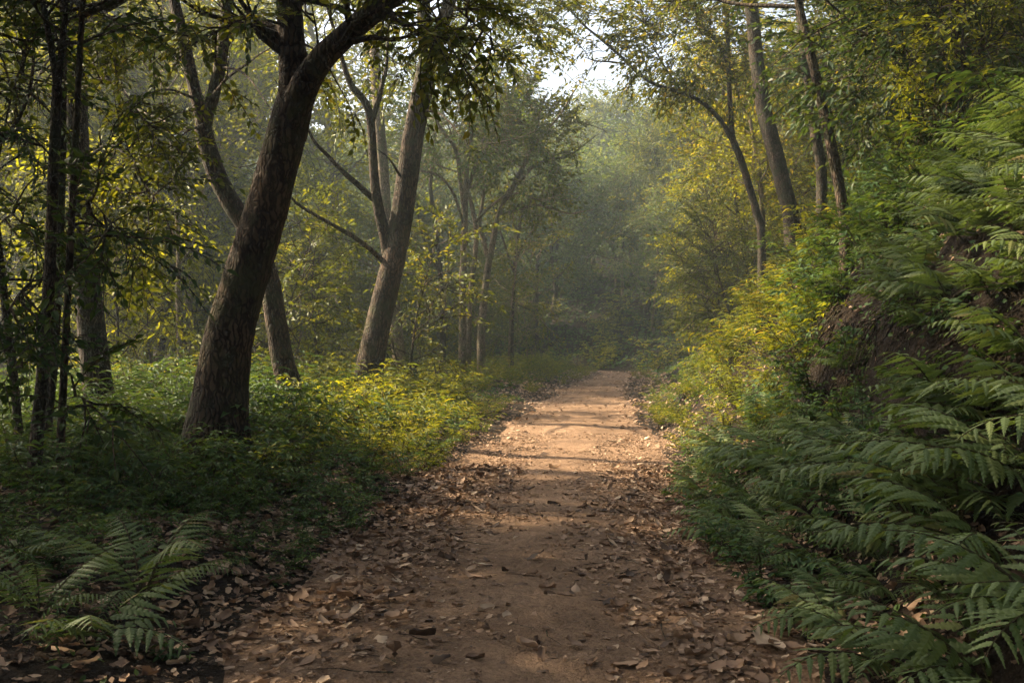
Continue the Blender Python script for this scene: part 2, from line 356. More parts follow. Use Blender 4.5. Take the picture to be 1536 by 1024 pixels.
def wander(rng, p0, d0, L, n, wob, up):
    p = [np.asarray(p0, float)]; d = nrm(d0)
    for _ in range(n):
        d = nrm(d + rng.normal(0, wob, 3) + np.array([0, 0, up])); p.append(p[-1] + d * L / n)
    return np.array(p)
def at(path, t):
    u = t * (len(path) - 1); i = min(int(u), len(path) - 2); f = u - i
    return path[i] * (1 - f) + path[i + 1] * f, nrm(path[i + 1] - path[i])
def foliate(mbw, mbc, rng, path, r0, t0, per_m, sub, spr, keep, sp_step=.32, s=1.0, twig=3, up=.02):
    """side branches along a limb, each ending in leafy sprays"""
    L = np.linalg.norm(np.diff(path, axis=0), axis=1).sum(); n = max(2, int(per_m * L * (1 - t0)))
    pos, dr = [], []
    for k in range(n):
        t = t0 + (1 - t0) * (k + rng.uniform(0, 1)) / n
        p, d = at(path, min(t, .999)); a = rng.uniform(0, 2 * pi)
        x = nrm(np.cross(d, [.3, .2, 1])); y = np.cross(d, x)
        sd = nrm(d * rng.uniform(.2, .9) + x * math.cos(a) + y * math.sin(a) + np.array([0, 0, .1]))
        l = sub * rng.uniform(.5, 1.25) * (1.15 - .5 * t)
        q = wander(rng, p, sd, l, 5, .22, up)
        if keep is not None and not keep(q[-1:])[0]:
            continue
        tube(mbw, q, np.linspace(max(.012, r0 * .28 * (1.1 - t)), .005, 6), 5, cap=False)
        m = max(2, int(l / sp_step))
        for z in np.linspace(.25, 1, m):
            pp, pd = at(q, min(z, .999)); pos.append(pp); dr.append(nrm(pd + rng.normal(0, .45, 3) * np.array([1, 1, .55])))
    if not pos: return
    pos, dr = np.array(pos), np.array(dr)
    if keep is not None:
        m = keep(pos); pos, dr = pos[m], dr[m]
    put_sprays(mbc, rng, spr, pos, dr, s)

def keepers(rng, gap=True, hole=True, extra=None, near_clear=True):
    def k(p):
        m = np.ones(len(p), bool)
        if gap: m &= ~(in_gap(p, rng) & (p[:, 2] > 1.2) & (rng.random(len(p)) < .93))
        if gap: m &= ~(in_clearing(p, rng) & (p[:, 2] > 3) & (rng.random(len(p)) < .6))
        if near_clear: px, py = 768 + p[:, 0] * F / np.maximum(p[:, 1], .5), 512 - (p[:, 2] - CAMZ) * F / np.maximum(p[:, 1], .5); m &= ~((p[:, 1] < 9.3) & (px > 385) & (px < 540) & (py > 45) & (py < 270)) & ~((p[:, 1] < 13.2) & (np.abs(px - 1197 - .22 * py) < 24) & (py < 330))
        if hole: m &= ~sky_hole(p)
        if extra is not None: m &= extra(p)
        return m
    return k
def clear_view(cx, w, y0, y1):                             # leaves of a tree do not grow right across its own trunk
    def k(p):
        px = 768 + p[:, 0] * F / np.maximum(p[:, 1], .5); py = 512 - (p[:, 2] - CAMZ) * F / np.maximum(p[:, 1], .5)
        return ~((np.abs(px - cx) < w) & (py > y0) & (py < y1))
    return k

def hero_tree(seed, name, cat, label, Yb, pts, w0, w1, ext=4.0, ext_dir=(0, 0, 1), limbs=(), low=(), mats=('bark', 'leaf'), auto=6, sub=1.3, spr=None, per_m=2.6, dens=1.0, Yt=None, rough=.035, ns=20, limb_len=3.0, lean_limb=None, gap=True, flare=1.5, hole=True, fill=()):
    rng = np.random.default_rng(seed); spr = spr or SPR_HI
    Yt = Yb if Yt is None else Yt; n0 = len(pts)
    yy = np.linspace(Yb, Yt, n0)
    W = [P(x, y, q) for (x, y), q in zip(pts, yy)]
    bx, by = W[0][0], W[0][1]; base = np.array([bx, by, gz(bx, by)])
    if W[0][2] > base[2] + .05: W.insert(0, base + np.array([0, 0, -.15]))
    else:
        W = [q for q in W if q[2] > base[2] + .12]; bx, by = W[0][0], W[0][1]; base = np.array([bx, by, gz(bx, by)]); W.insert(0, base + np.array([0, 0, -.15]))
    r0, r1 = w0 * Yb / F / 2, w1 * Yt / F / 2
    npix = len(W)
    if ext > 0:
        d = nrm(nrm(W[-1] - W[-2]) * .8 + np.array(ext_dir) * .5)
        W += list(wander(rng, W[-1], d, ext, max(2, int(ext / .9)), .07, .03)[1:])
    W = np.array(W); L = np.linalg.norm(np.diff(W, axis=0), axis=1).sum()
    n = int(max(24, L / max(.05, r0 * .45))); T = catmull(W, n)
    zt = np.linspace(0, 1, n); zp = (np.linalg.norm(np.diff(W[:npix], axis=0), axis=1).sum()) / L
    rad = np.where(zt < zp, r0 + (r1 - r0) * zt / zp, r1 * (1 - .75 * (zt - zp) / max(1e-3, 1 - zp)))
    h = T[:, 2] - base[2]; rad = rad * (1 + (flare - 1) * np.exp(-np.maximum(h, 0) / (.20 + .9 * r0)))
    root = empty(name, base); tag(root, label, cat)
    mt = MB(); tube(mt, T, rad, ns, rng, rough); mt.build('trunk', M[mats[0]], root, off=base)
    mc = MB(); keep = keepers(rng, gap, hole)
    LP = []
    for lb in limbs:
        lp, a0, a1, lext = lb[0], lb[1], lb[2], lb[3]; Yl = lb[4] if len(lb) > 4 else Yt
        q = [P(x, y, Yt + (Yl - Yt) * k / max(1, len(lp) - 1)) for k, (x, y) in enumerate(lp)]
        nq = len(q)
        if lext > 0: q += list(wander(rng, q[-1], nrm(nrm(q[-1] - q[-2]) + np.array([0, 0, .25])), lext, max(2, int(lext / .7)), .09, .05)[1:])
        q = np.array(q); ll = np.linalg.norm(np.diff(q, axis=0), axis=1).sum(); c = catmull(q, int(max(14, ll / .12)))
        z = np.linspace(0, 1, len(c)); zq = np.linalg.norm(np.diff(q[:nq], axis=0), axis=1).sum() / ll
        rr = np.where(z < zq, a0 + (a1 - a0) * z / zq, a1 * (1 - .75 * (z - zq) / max(1e-3, 1 - zq))) * Yt / F / 2
        m = MB(); tube(m, c, rr, max(8, ns - 6), rng, rough); m.build('limb', M[mats[0]], root, off=base)
        LP.append((c, rr[0], zq * .55 if lext > 0 else .25))
    for k in range(auto):                                  # limbs above the frame
        z = zp + (1 - zp) * (k + .6) / (auto + .4) if ext > 1.2 else rng.uniform(.5, .95)
        p, d = at(T, min(z, .995)); a = k * 2.4 + rng.uniform(0, .8)
        if lean_limb is not None: a = lean_limb + rng.normal(0, .8)
        dv = nrm([math.cos(a), math.sin(a), rng.uniform(.15, .7)])
        q = wander(rng, p, dv, limb_len * rng.uniform(.7, 1.2), 7, .14, .03)
        c = catmull(q, 16); r_ = max(.02, r1 * .5 * (1.1 - (z - zp))); m = MB(); tube(m, c, np.linspace(r_, .012, 16), 8, rng, .03); m.build('limb', M[mats[0]], root, off=base)
        LP.append((c, r_, .2))
    mw = MB()
    for (fx, fy, fY, rx, ry, rz, nf) in fill:             # leafy boughs that round the crown off, each on its own twig from the nearest limb
        c0 = P(fx, fy, fY); u3 = nrm(rng.normal(0, 1, (nf, 3))) * rng.uniform(.35, 1, (nf, 1)) ** .45; q = c0 + u3 * np.array([rx, ry, rz])
        q = q[keep(q)]; put_sprays(mc, rng, SPR_LO if spr is SPR_MID else spr, q, u3[:len(q)] * .6 + (q - c0) / max(rx, rz) + np.array([0, 0, .1]), .85 if spr is SPR_MID else 1.25)
        allp = np.concatenate([c for c, _, _ in LP] + [T])
        for z in q[::3]:
            j_ = np.argmin(((allp - z) ** 2).sum(1)); a_ = allp[j_]
            tube(mw, catmull([a_, (a_ + z) / 2 + np.array([0, 0, .12]), z], 6), np.linspace(.012, .004, 6), 3, cap=False)
    for c, r_, t0 in LP: foliate(mw, mc, rng, c, r_, t0, per_m * dens * 1.7, sub, spr, keep)
    if ext > 1.2: foliate(mw, mc, rng, T[int(n * (zp + .3 * (1 - zp))):], r1 * .5, 0, per_m * dens * 1.7, sub, spr, keep)
    for lw in low:                                         # low leafy branches seen against the light
        p0, p1, Y1 = lw[0], lw[1], lw[2]; a0 = lw[3] if len(lw) > 3 else 5
        q0 = P(p0[0], p0[1], Yb if len(lw) < 5 else lw[4]); q1 = P(p1[0], p1[1], Y1)
        mid = (q0 + q1) / 2 + np.array([0, 0, .12 * np.linalg.norm(q1 - q0)]); c = catmull([q0, mid, q1], 12)
        tube(mw, c, np.linspace(a0 * Yb / F / 2, .005, 12), 6, rng, .03, cap=False)
        foliate(mw, mc, rng, c, .03, .25, 9, .5, spr, keep if gap else None, .2, .95)
        put_sprays(mc, rng, spr, [c[-1]], [c[-1] - c[-3]])
    if mw.n: 
        for v_, f_, in zip([np.concatenate(mw.V)], [np.concatenate(mw.L).reshape(-1, 4)]): mc.add(v_, f_, 1)
    if mc.n: mc.build('crown', [M[mats[1]], M[mats[0]]], root, off=base, smooth=False)
    return root, base

heroes = {}
def H(key, *a, **k): heroes[key] = hero_tree(*a, **k)
H('big', 11, 'forest_tree', 'tree', 'thick brown leaning trunk forking high up, standing among seedlings beside the path', 9.2,
  [(322, 735), (325, 690), (326, 650), (330, 600), (341, 512), (357, 450), (388, 350), (410, 275), (430, 200), (446, 138)], 76, 56, ext=0, ns=30, rough=.03, auto=0, flare=1.75,
  limbs=[([(436, 190), (441, 130), (438, 75), (435, 20), (434, -20)], 52, 40, 8.0), ([(434, 205), (452, 140), (480, 93), (520, 52), (560, 18), (600, -22)], 50, 33, 6.0, 8.6)],
  low=[((436, 40), (300, 60), 8.4, 5), ((440, 60), (520, 150), 8.6, 5), ((580, 0), (740, 60), 8.2, 7), ((560, 20), (640, 60), 8.8, 5), ((600, -20), (690, 95), 8.6, 5), ((480, 95), (470, 20), 8.9, 5)], per_m=3.4, sub=1.2)
H('curvy', 12, 'forest_tree', 'tree', 'curving dark trunk behind the thick leaning trunk, forked in a narrow V', 13.5,
  [(447, 640), (437, 590), (424, 540), (413, 480), (404, 420), (383, 362), (350, 310), (325, 260), (310, 215), (304, 190)], 36, 25, ext=0, ns=16, auto=0, flare=1.2,
  limbs=[([(310, 218), (304, 187), (296, 150), (283, 95), (268, 30), (258, -20)], 22, 17, 7.0), ([(311, 220), (308, 188), (318, 150), (330, 100), (338, 40), (341, -20)], 22, 18, 7.0)],
  low=[((296, 150), (200, 150), 12.5), ((283, 95), (190, 70), 12.5), ((330, 100), (410, 170), 12.6), ((310, 190), (250, 230), 12.8)], per_m=3.2, sub=1.2)
H('dark_left', 13, 'forest_tree', 'tree', 'straight dark trunk between the thin poles and the thick leaning tree', 12.4,
  [(160, 695), (155, 640), (147, 580), (139, 512), (131, 420), (124, 330), (117, 240), (113, 140), (110, 40), (109, -30)], 44, 32, ext=9, ns=18, auto=13, flare=1.25, mats=('bark_dark', 'leaf'),
  low=[((124, 300), (215, 330), 10.5, 7), ((118, 250), (235, 300), 9.8, 6), ((113, 140), (230, 200), 10.2, 6), ((112, 90), (40, 150), 10.5, 6), ((126, 350), (205, 385), 10.4, 6), ((111, 60), (180, 40), 10.5), ((118, 220), (60, 280), 11.0), ((131, 420), (60, 440), 11.5)], limb_len=3.6)
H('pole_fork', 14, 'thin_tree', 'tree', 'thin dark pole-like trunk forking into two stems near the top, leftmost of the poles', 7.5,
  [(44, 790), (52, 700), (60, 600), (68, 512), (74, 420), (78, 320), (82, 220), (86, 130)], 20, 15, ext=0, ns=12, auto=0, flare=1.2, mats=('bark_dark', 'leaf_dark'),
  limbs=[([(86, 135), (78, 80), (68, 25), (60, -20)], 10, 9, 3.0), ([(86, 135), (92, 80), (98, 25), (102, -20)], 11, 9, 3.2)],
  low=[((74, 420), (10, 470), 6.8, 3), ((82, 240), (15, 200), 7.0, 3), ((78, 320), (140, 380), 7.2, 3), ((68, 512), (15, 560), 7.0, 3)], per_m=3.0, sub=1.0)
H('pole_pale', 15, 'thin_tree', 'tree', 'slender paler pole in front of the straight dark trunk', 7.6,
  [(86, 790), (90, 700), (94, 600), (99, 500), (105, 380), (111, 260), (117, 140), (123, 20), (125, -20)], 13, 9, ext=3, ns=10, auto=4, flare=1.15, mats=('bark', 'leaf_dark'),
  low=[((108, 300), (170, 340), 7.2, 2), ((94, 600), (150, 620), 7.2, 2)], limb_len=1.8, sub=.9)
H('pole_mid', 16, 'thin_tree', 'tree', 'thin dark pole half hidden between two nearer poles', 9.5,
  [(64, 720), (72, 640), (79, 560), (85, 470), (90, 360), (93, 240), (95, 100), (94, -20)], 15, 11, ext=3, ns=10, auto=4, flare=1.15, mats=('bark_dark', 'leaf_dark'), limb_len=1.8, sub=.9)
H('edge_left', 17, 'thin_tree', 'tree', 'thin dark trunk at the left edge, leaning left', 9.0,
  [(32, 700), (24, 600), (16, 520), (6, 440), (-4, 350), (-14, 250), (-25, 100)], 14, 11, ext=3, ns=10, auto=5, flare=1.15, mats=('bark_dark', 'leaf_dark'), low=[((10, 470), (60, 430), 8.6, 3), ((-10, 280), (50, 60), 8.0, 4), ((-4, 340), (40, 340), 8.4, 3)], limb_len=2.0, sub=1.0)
H('pale', 18, 'forest_tree', 'tree', 'tall leaning trunk with sunlit base and side branches, among yellow shrubs', 17.5,
  [(548, 600), (556, 545), (564, 500), (574, 455), (588, 400), (600, 340), (609, 280), (618, 220), (628, 165), (640, 100)], 44, 28, ext=0, ns=20, auto=0, flare=1.25, mats=('bark', 'leaf'),
  limbs=[([(640, 105), (638, 60), (636, 20), (633, -20)], 24, 20, 3.5), ([(641, 105), (655, 65), (668, 25), (680, -20)], 24, 20, 3.5),
         ([(584, 395), (577, 350), (567, 310), (561, 260), (556, 180), (545, 150), (527, 128), (515, 95)], 19, 9, 1.6, 17.0), ([(557, 185), (566, 155), (574, 125), (580, 95)], 10, 7, 1.5), ([(562, 300), (540, 280), (515, 258), (490, 232), (470, 210)], 10, 5, 1.2, 16.5),
         ([(580, 398), (560, 378), (530, 355), (500, 338), (465, 318), (440, 300)], 9, 4, 1.0, 16.5)],
  fill=[(640, 0, 18, 2.6, 2.2, 1.6, 240), (520, 60, 18.5, 1.6, 1.6, 1.3, 140)], low=[((628, 165), (700, 215), 16.5), ((640, 100), (720, 110), 16), ((609, 280), (560, 220), 16.8)], per_m=2.4, sub=1.3)
H('stub', 19, 'forest_tree', 'tree', 'grey-brown trunk just behind the sunlit-based leaning trunk', 24.0,
  [(600, 570), (597, 520), (592, 470), (585, 420), (580, 340), (574, 250), (566, 150), (560, 50), (555, -20)], 21, 14, ext=4, ns=12, auto=6, flare=1.15, mats=('bark_pale', 'leaf'), spr=SPR_MID, per_m=2.2)
# multi-stem group in the middle distance
def mid_tree(key, seed, label, Yb, pts, w0, w1, limbs=(), **k):
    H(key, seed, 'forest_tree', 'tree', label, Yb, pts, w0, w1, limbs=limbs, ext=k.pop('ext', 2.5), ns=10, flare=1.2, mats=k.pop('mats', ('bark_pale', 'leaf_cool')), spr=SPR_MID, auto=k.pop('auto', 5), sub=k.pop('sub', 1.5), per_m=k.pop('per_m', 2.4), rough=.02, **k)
mid_tree('mid_a', 21, 'slim straight trunk with candelabra branches, first of the close-set trunks in mid distance', 29, [(694, 500), (694, 440), (696, 360), (698, 300), (700, 250), (708, 190), (714, 120)], 13, 6,
         limbs=[([(697, 320), (690, 270), (683, 225), (660, 190), (640, 150)], 7, 3, 1.5, 28), ([(699, 290), (715, 245), (735, 215), (765, 185)], 6, 3, 1.5, 29), ([(696, 340), (680, 290), (655, 262), (620, 255)], 5, 3, 1, 28)], sub=1.7, fill=[(690, 175, 29, 2.0, 1.8, 1.5, 130)])
mid_tree('mid_b', 22, 'slim trunk crossing behind its straight neighbour in mid distance', 29.6, [(703, 500), (706, 440), (713, 380), (714, 345), (708, 310), (700, 280)], 9, 6,
         limbs=[([(712, 335), (735, 310), (770, 290), (810, 300)], 5, 3, 1.2, 29)], ext=2.5)
mid_tree('mid_c', 23, 'forked slim trunk spreading to the right over the path, in mid distance', 30.5, [(722, 500), (726, 450), (732, 400), (740, 360), (747, 325), (762, 290), (780, 262)], 13, 6,
         limbs=[([(731, 385), (724, 355), (719, 335), (725, 290), (722, 230)], 8, 4, 1.5), ([(755, 305), (790, 260), (820, 240), (850, 235)], 5, 3, 1.2, 30), ([(748, 322), (775, 315), (810, 308), (850, 320)], 5, 3, 1.0, 30), ([(770, 275), (800, 220), (830, 185), (845, 165)], 5, 3, 1.0, 30)], ext=2.2, auto=7, sub=1.6, limb_len=2.6, per_m=3.0, fill=[(800, 215, 30.5, 2.1, 2.0, 1.9, 270), (835, 300, 30.5, 1.0, 1.2, .8, 70), (770, 130, 30.5, 1.8, 1.8, 1.2, 140)], mats=('bark_pale', 'leaf'))
mid_tree('mid_d', 24, 'thin forked dark trunk to the right of the close-set slim trunks', 36, [(767, 490), (770, 440), (772, 400), (776, 360), (782, 320), (785, 280)], 8, 4,
         limbs=[([(771, 410), (760, 375), (750, 345), (742, 320)], 4, 2, 1, 36), ([(772, 395), (785, 365), (800, 345), (812, 330)], 4, 2, 1, 36)], mats=('bark', 'leaf_cool'))
mid_tree('mid_e', 25, 'thin crooked trunk left of the close-set slim trunks', 34, [(664, 490), (662, 430), (658, 380), (652, 330), (646, 280), (650, 230)], 9, 5,
         limbs=[([(660, 410), (645, 380), (630, 340), (625, 300)], 4, 2, 1, 34)], mats=('bark', 'leaf'))
mid_tree('sap_left', 26, 'pale straight sapling with thin level branches in the yellow-green clearing', 20, [(270, 560), (269, 500), (267, 440), (268, 380), (266, 330), (262, 270), (258, 220)], 9, 5,
         limbs=[([(268, 400), (285, 375), (300, 340)], 3, 2, .6, 20), ([(267, 360), (250, 335), (240, 320)], 3, 2, .6, 20)], mats=('bark_pale', 'leaf_pale'), ext=1.5, auto=5, sub=.9, limb_len=1.5)
# right bank
H('arch', 31, 'forest_tree', 'tree', 'slender dark tree whose bare limb arches left over the path', 24.0,
  [(1142, 356), (1135, 320), (1125, 285), (1113, 245), (1100, 212)], 13, 10, ext=0, ns=12, auto=0, flare=1.15, mats=('bark_dark', 'leaf'), spr=SPR_MID,
  limbs=[([(1100, 214), (1096, 170), (1093, 110), (1091, 40), (1090, -20)], 8, 6, 3), ([(1100, 214), (1080, 180), (1054, 155), (1024, 140), (985, 128), (955, 108), (930, 84), (900, 58), (880, 42)], 8, 3, .8), ([(938, 96), (915, 93), (895, 92)], 3, 2, .4), ([(1024, 140), (1000, 105), (985, 80)], 3, 2, .8)], fill=[(1110, 40, 24, 2.6, 2.4, 2.0, 300), (1010, 60, 24, 1.6, 1.6, 1.2, 120), (905, 8, 24, 1.5, 1.3, .75, 90)], low=[((1093, 100), (1040, 40), 22)], per_m=2.0, sub=1.1, rough=.02, hole=False)
H('dark_right', 32, 'forest_tree', 'tree', 'straight dark trunk on the bank behind the slender arching tree', 21.0,
  [(1188, 335), (1178, 290), (1168, 250), (1156, 205), (1144, 155), (1135, 90), (1128, 20), (1124, -20)], 26, 20, ext=5, ns=14, auto=7, flare=1.15, mats=('bark_dark', 'leaf'), spr=SPR_MID, limb_len=3.4, sub=1.5)
H('slim_lit', 33, 'forest_tree', 'tree', 'slim leaning trunk with an orange sunlit edge, rising from the bank', 13.0,
  [(1268, 345), (1262, 300), (1255, 260), (1247, 220), (1237, 175), (1226, 125), (1213, 70), (1200, 15), (1192, -20)], 18, 14, ext=4, ns=14, auto=6, flare=1.15, mats=('bark', 'leaf'), limb_len=2.6)
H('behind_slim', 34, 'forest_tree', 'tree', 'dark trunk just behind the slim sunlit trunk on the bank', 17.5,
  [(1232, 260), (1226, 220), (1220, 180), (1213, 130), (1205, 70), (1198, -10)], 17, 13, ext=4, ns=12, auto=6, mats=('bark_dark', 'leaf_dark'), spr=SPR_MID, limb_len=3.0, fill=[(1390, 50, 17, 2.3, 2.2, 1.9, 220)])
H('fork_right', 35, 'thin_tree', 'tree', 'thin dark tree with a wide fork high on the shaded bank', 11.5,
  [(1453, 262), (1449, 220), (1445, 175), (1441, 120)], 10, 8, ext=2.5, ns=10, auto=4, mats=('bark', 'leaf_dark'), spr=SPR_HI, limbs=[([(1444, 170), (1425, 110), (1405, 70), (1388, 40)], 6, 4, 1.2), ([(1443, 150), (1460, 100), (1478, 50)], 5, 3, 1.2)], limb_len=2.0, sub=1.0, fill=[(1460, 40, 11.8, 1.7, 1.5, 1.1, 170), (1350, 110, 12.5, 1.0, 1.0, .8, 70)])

# ------------------------------------------------------------------ generic trees (prototypes, then copies)
def proto_tree(seed, name, cat, Ht, r, lo, spread, spr, mats, nl, per_m, sub, twig_wood=True, upd=.35):
    rng = np.random.default_rng(seed); root = empty(name, (0, 0, 0)); tag(root, 'x', cat)
    T = catmull(wander(rng, (0, 0, -.2), (rng.normal(0, .08), rng.normal(0, .08), 1), Ht, 7, .07, .05), 26)
    mt = MB(); rr = r * (1 - .85 * np.linspace(0, 1, 26)) * (1 + .5 * np.exp(-np.linspace(0, 1, 26) * 18)); tube(mt, T, rr, 8, rng, .02)
    mc = MB(); mw = MB()
    for k in range(nl):
        z = lo + (.97 - lo) * (k + rng.uniform(0, .7)) / nl; p, d = at(T, z); a = k * 2.4 + rng.uniform(0, .9)
        l = spread * rng.uniform(.65, 1.15) * (math.sin(pi * min(1, .22 + .75 * (z - lo) / (1 - lo))) * .8 + .25)
        q = catmull(wander(rng, p, (math.cos(a), math.sin(a), upd + .5 * (z - lo)), l, 6, .15, .05), 9)
        tube(mt, q, np.linspace(max(.012, r * .42 * (1 - z * .6)), .008, 9), 5, cap=False)
        foliate(mw, mc, rng, q, .03, .22, per_m, sub, spr, None, sp_step=.35 * sub / 1.0 if sub < 1.2 else .45)
    foliate(mw, mc, rng, T[19:], .03, 0, per_m * 1.3, sub, spr, None)
    if twig_wood: mc.add(np.concatenate(mw.V), np.concatenate(mw.L).reshape(-1, 4), 1)
    mt.build('trunk', M[mats[0]], root); mc.build('crown', [M[mats[1]], M[mats[0]]], root, smooth=False)
    return root
TREES = [proto_tree(100 + k, 'forest_tree', 'tree', h_, r_, lo_, sp_, SPR_LO, (b_, l_), 17, 4.6, 1.5) for k, (h_, r_, lo_, sp_, b_, l_) in enumerate(
    [(11, .14, .30, 3.0, 'bark', 'leaf'), (12.5, .16, .38, 3.3, 'bark_pale', 'leaf_pale'), (9.5, .11, .22, 2.6, 'bark', 'leaf_pale'), (13, .15, .42, 3.0, 'bark_dark', 'leaf'), (10, .13, .3, 3.2, 'bark_pale', 'leaf_cool')])]
SAPS = [proto_tree(200 + k, 'sapling', 'tree', h_, r_, lo_, sp_, SPR_MID, (b_, l_), 15, 4.6, .8) for k, (h_, r_, lo_, sp_, b_, l_) in enumerate(
    [(4.2, .035, .12, 1.2, 'bark', 'leaf_pale'), (5.5, .045, .18, 1.4, 'bark_pale', 'leaf'), (3.2, .03, .08, 1.1, 'bark', 'leaf'), (4.8, .04, .15, 1.3, 'bark', 'leaf_pale')])]
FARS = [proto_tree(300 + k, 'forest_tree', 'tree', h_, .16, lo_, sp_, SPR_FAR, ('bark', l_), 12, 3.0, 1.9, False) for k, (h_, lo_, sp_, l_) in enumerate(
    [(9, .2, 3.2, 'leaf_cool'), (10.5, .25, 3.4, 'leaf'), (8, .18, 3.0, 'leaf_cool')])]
used = set()
def place(protos, k, x, y, z, rz, s, label, group, sink=0.0):
    o = dup(protos[k], (x, y, z - sink), (0, 0, rz), s); tag(o, label, None, group); return o

LAND = [('big', 'the thick leaning trunk'), ('curvy', 'the V-forked trunk'), ('dark_left', 'the straight dark trunk'), ('pole_pale', 'the slender pale pole'),
        ('pale', 'the leaning pale trunk'), ('sap_left', 'the straight pale sapling'), ('mid_a', 'the candelabra trunk'), ('mid_d', 'the thin forked trunk'),
        ('arch', 'the arching tree'), ('dark_right', 'the dark bank trunk'), ('slim_lit', 'the slim sunlit trunk'), ('fork_right', 'the wide-forked tree'), ('edge_left', 'the left edge pole')]
LPX = [(pix(heroes[k][1])[0], heroes[k][1][1], n) for k, n in LAND]
def where(x, y):
    px = 768 + x * F / y; d = [(abs(px - q) / 200 + abs(y - yy) / max(6, .6 * yy), q, yy, n) for q, yy, n in LPX]; _, q, yy, n = min(d)
    rel = 'behind' if y > yy * 1.25 else 'in front of' if y < yy * .8 else 'beside'
    if abs(px - q) <= 45: return rel + ' ' + n
    return (rel.replace('in front of', 'before').replace('beside', '') + (', ' if rel != 'beside' else '') + ('left of ' if px < q else 'right of ') + n).strip()
taken = [b[1][:2] for b in heroes.values()]
def scatter(rng, n, xr, yr, ok, dmin, tries=60, pool=None):
    pts = []; pool = taken if pool is None else pool
    for _ in range(n * tries):
        y = math.sqrt(rng.uniform(yr[0] ** 2, yr[1] ** 2)); a = rng.uniform(*xr); x = a * y
        dm = dmin * (1 if y < 40 else 1 + (y - 40) / 80)
        if not ok(x, y): continue
        if any((x - p[0]) ** 2 + (y - p[1]) ** 2 < dm * dm for p in pool): continue
        pts.append((x, y)); pool.append((x, y))
        if len(pts) >= n: break
    return pts
rng = np.random.default_rng(77)
sdo = lambda x, y: float(sdist([x], [y])[0])
def lit_ok(x, y, h): return not in_gap(np.array([[x, y, h * .55], [x, y, h * .8]]) + np.array([0, 0, gz(x, y) * 0]), rng).any()
def shades_clearing(x, y, h):
    z0 = gz(x, y); q = landing(np.array([[x, y, z0 + h * f] for f in (.35, .55, .8, 1.0)]))
    return bool(((q[:, 0] > -9.5) & (q[:, 0] < 5.5) & (q[:, 1] > 15) & (q[:, 1] < 40)).any()) and rng.random() < .93
# left forest
for (x, y) in scatter(rng, 85, (-.62, .05), (19, 78), lambda x, y: -60 < sdo(x, y) < -3.2 and not (-25 < x < -3.5 and 16 < y < 38 and rng.random() < .88) and not (x > -8.5 and y < 40) and not (x > -14 and 38 < y < 90) and not in_valley(x, y) and not shades_clearing(x, y, 14 if y > 36 else 10) and lit_ok(x, y, 11), 2.5, 200):
    k = int(rng.choice([0, 1, 1, 1, 2, 2, 4])); k = 4 if x / y > -.12 and rng.random() < .6 else k
    z = gz(x, y); place(TREES, k, x, y, z, rng.uniform(0, 6.3), rng.uniform(.85, 1.15) * (1.75 if y > 44 and x / y < -.1 else 1.5 if y > 34 and x / y < -.1 else 1), ('hazy ' if y > 45 else 'leafy ') + ('tall forest tree ' if k in (1, 3) else 'slender forest tree ') + where(x, y), 'forest trees on the left of the path')
for (x, y) in scatter(rng, 70, (-.60, .06), (16, 60), lambda x, y: -40 < sdo(x, y) < -2.6 and (y > 24 or rng.random() < .6) and (lit_ok(x, y, 4) or rng.random() < .3), 1.5):
    k = int(rng.integers(0, 4)); z = gz(x, y)
    place(SAPS, k, x, y, z, rng.uniform(0, 6.3), rng.uniform(.7, 1.2), ('hazy ' if y > 40 else '') + ('yellow-green sapling ' if k in (0, 3) else 'green bushy sapling ') + where(x, y), 'saplings in the left forest')
# right slope forest
def trunks_clear(x, y): px = 768 + x * F / y; return not (1040 < px < 1330 and y < 27) and not (1000 < px < 1390 and y < 17)

for (x, y) in scatter(rng, 84, (.09, .72), (11, 62), lambda x, y: 4.4 < sdo(x, y) < 34 and trunks_clear(x, y) and not in_valley(x, y) and not sky_hole(np.array([[x, y, gz(x, y) + 6]]))[0], 2.5):
    k = int(rng.choice([0, 3, 2, 3, 4])) if x / y > .28 else int(rng.integers(0, 5)); z = gz(x, y)
    place(TREES, k, x, y, z, rng.uniform(0, 6.3), rng.uniform(.65, 1.0), ('hazy ' if y > 40 else 'shaded ' if x / y > .3 else 'leafy ') + ('tall tree on the right slope ' if k in (1, 3) else 'bushy tree on the right slope ') + where(x, y), 'trees on the right slope')
for (x, y) in scatter(rng, 190, (.10, .72), (10, 48), lambda x, y: 3.4 < sdo(x, y) < 22 and trunks_clear(x, y) and not in_valley(x, y, .8), 1.0):
    k = int(rng.integers(0, 4)); z = gz(x, y)
    place(SAPS, k, x, y, z, rng.uniform(0, 6.3), rng.uniform(.55, .95) * (1.5 if y > 24 else 1), ('hazy ' if y > 35 else 'shaded ' if x / y > .3 else '') + ('yellow-green sapling on the bank ' if k in (0, 3) else 'green bushy sapling on the bank ') + where(x, y), 'saplings on the right slope')
# far hillside
for (x, y) in scatter(rng, 290, (-.34, .26), (50, 150), lambda x, y: sdo(x, y) > 3 and y > 50 and not in_valley(x, y, 1.5), 2.9, pool=[]):
    place(FARS, int(rng.integers(0, 3)), x, y, gz(x, y), rng.uniform(0, 6.3), rng.uniform(.7, 1.15), 'small hazy blue-green tree on the far wooded hillside beyond the bend', 'trees on the far hillside')
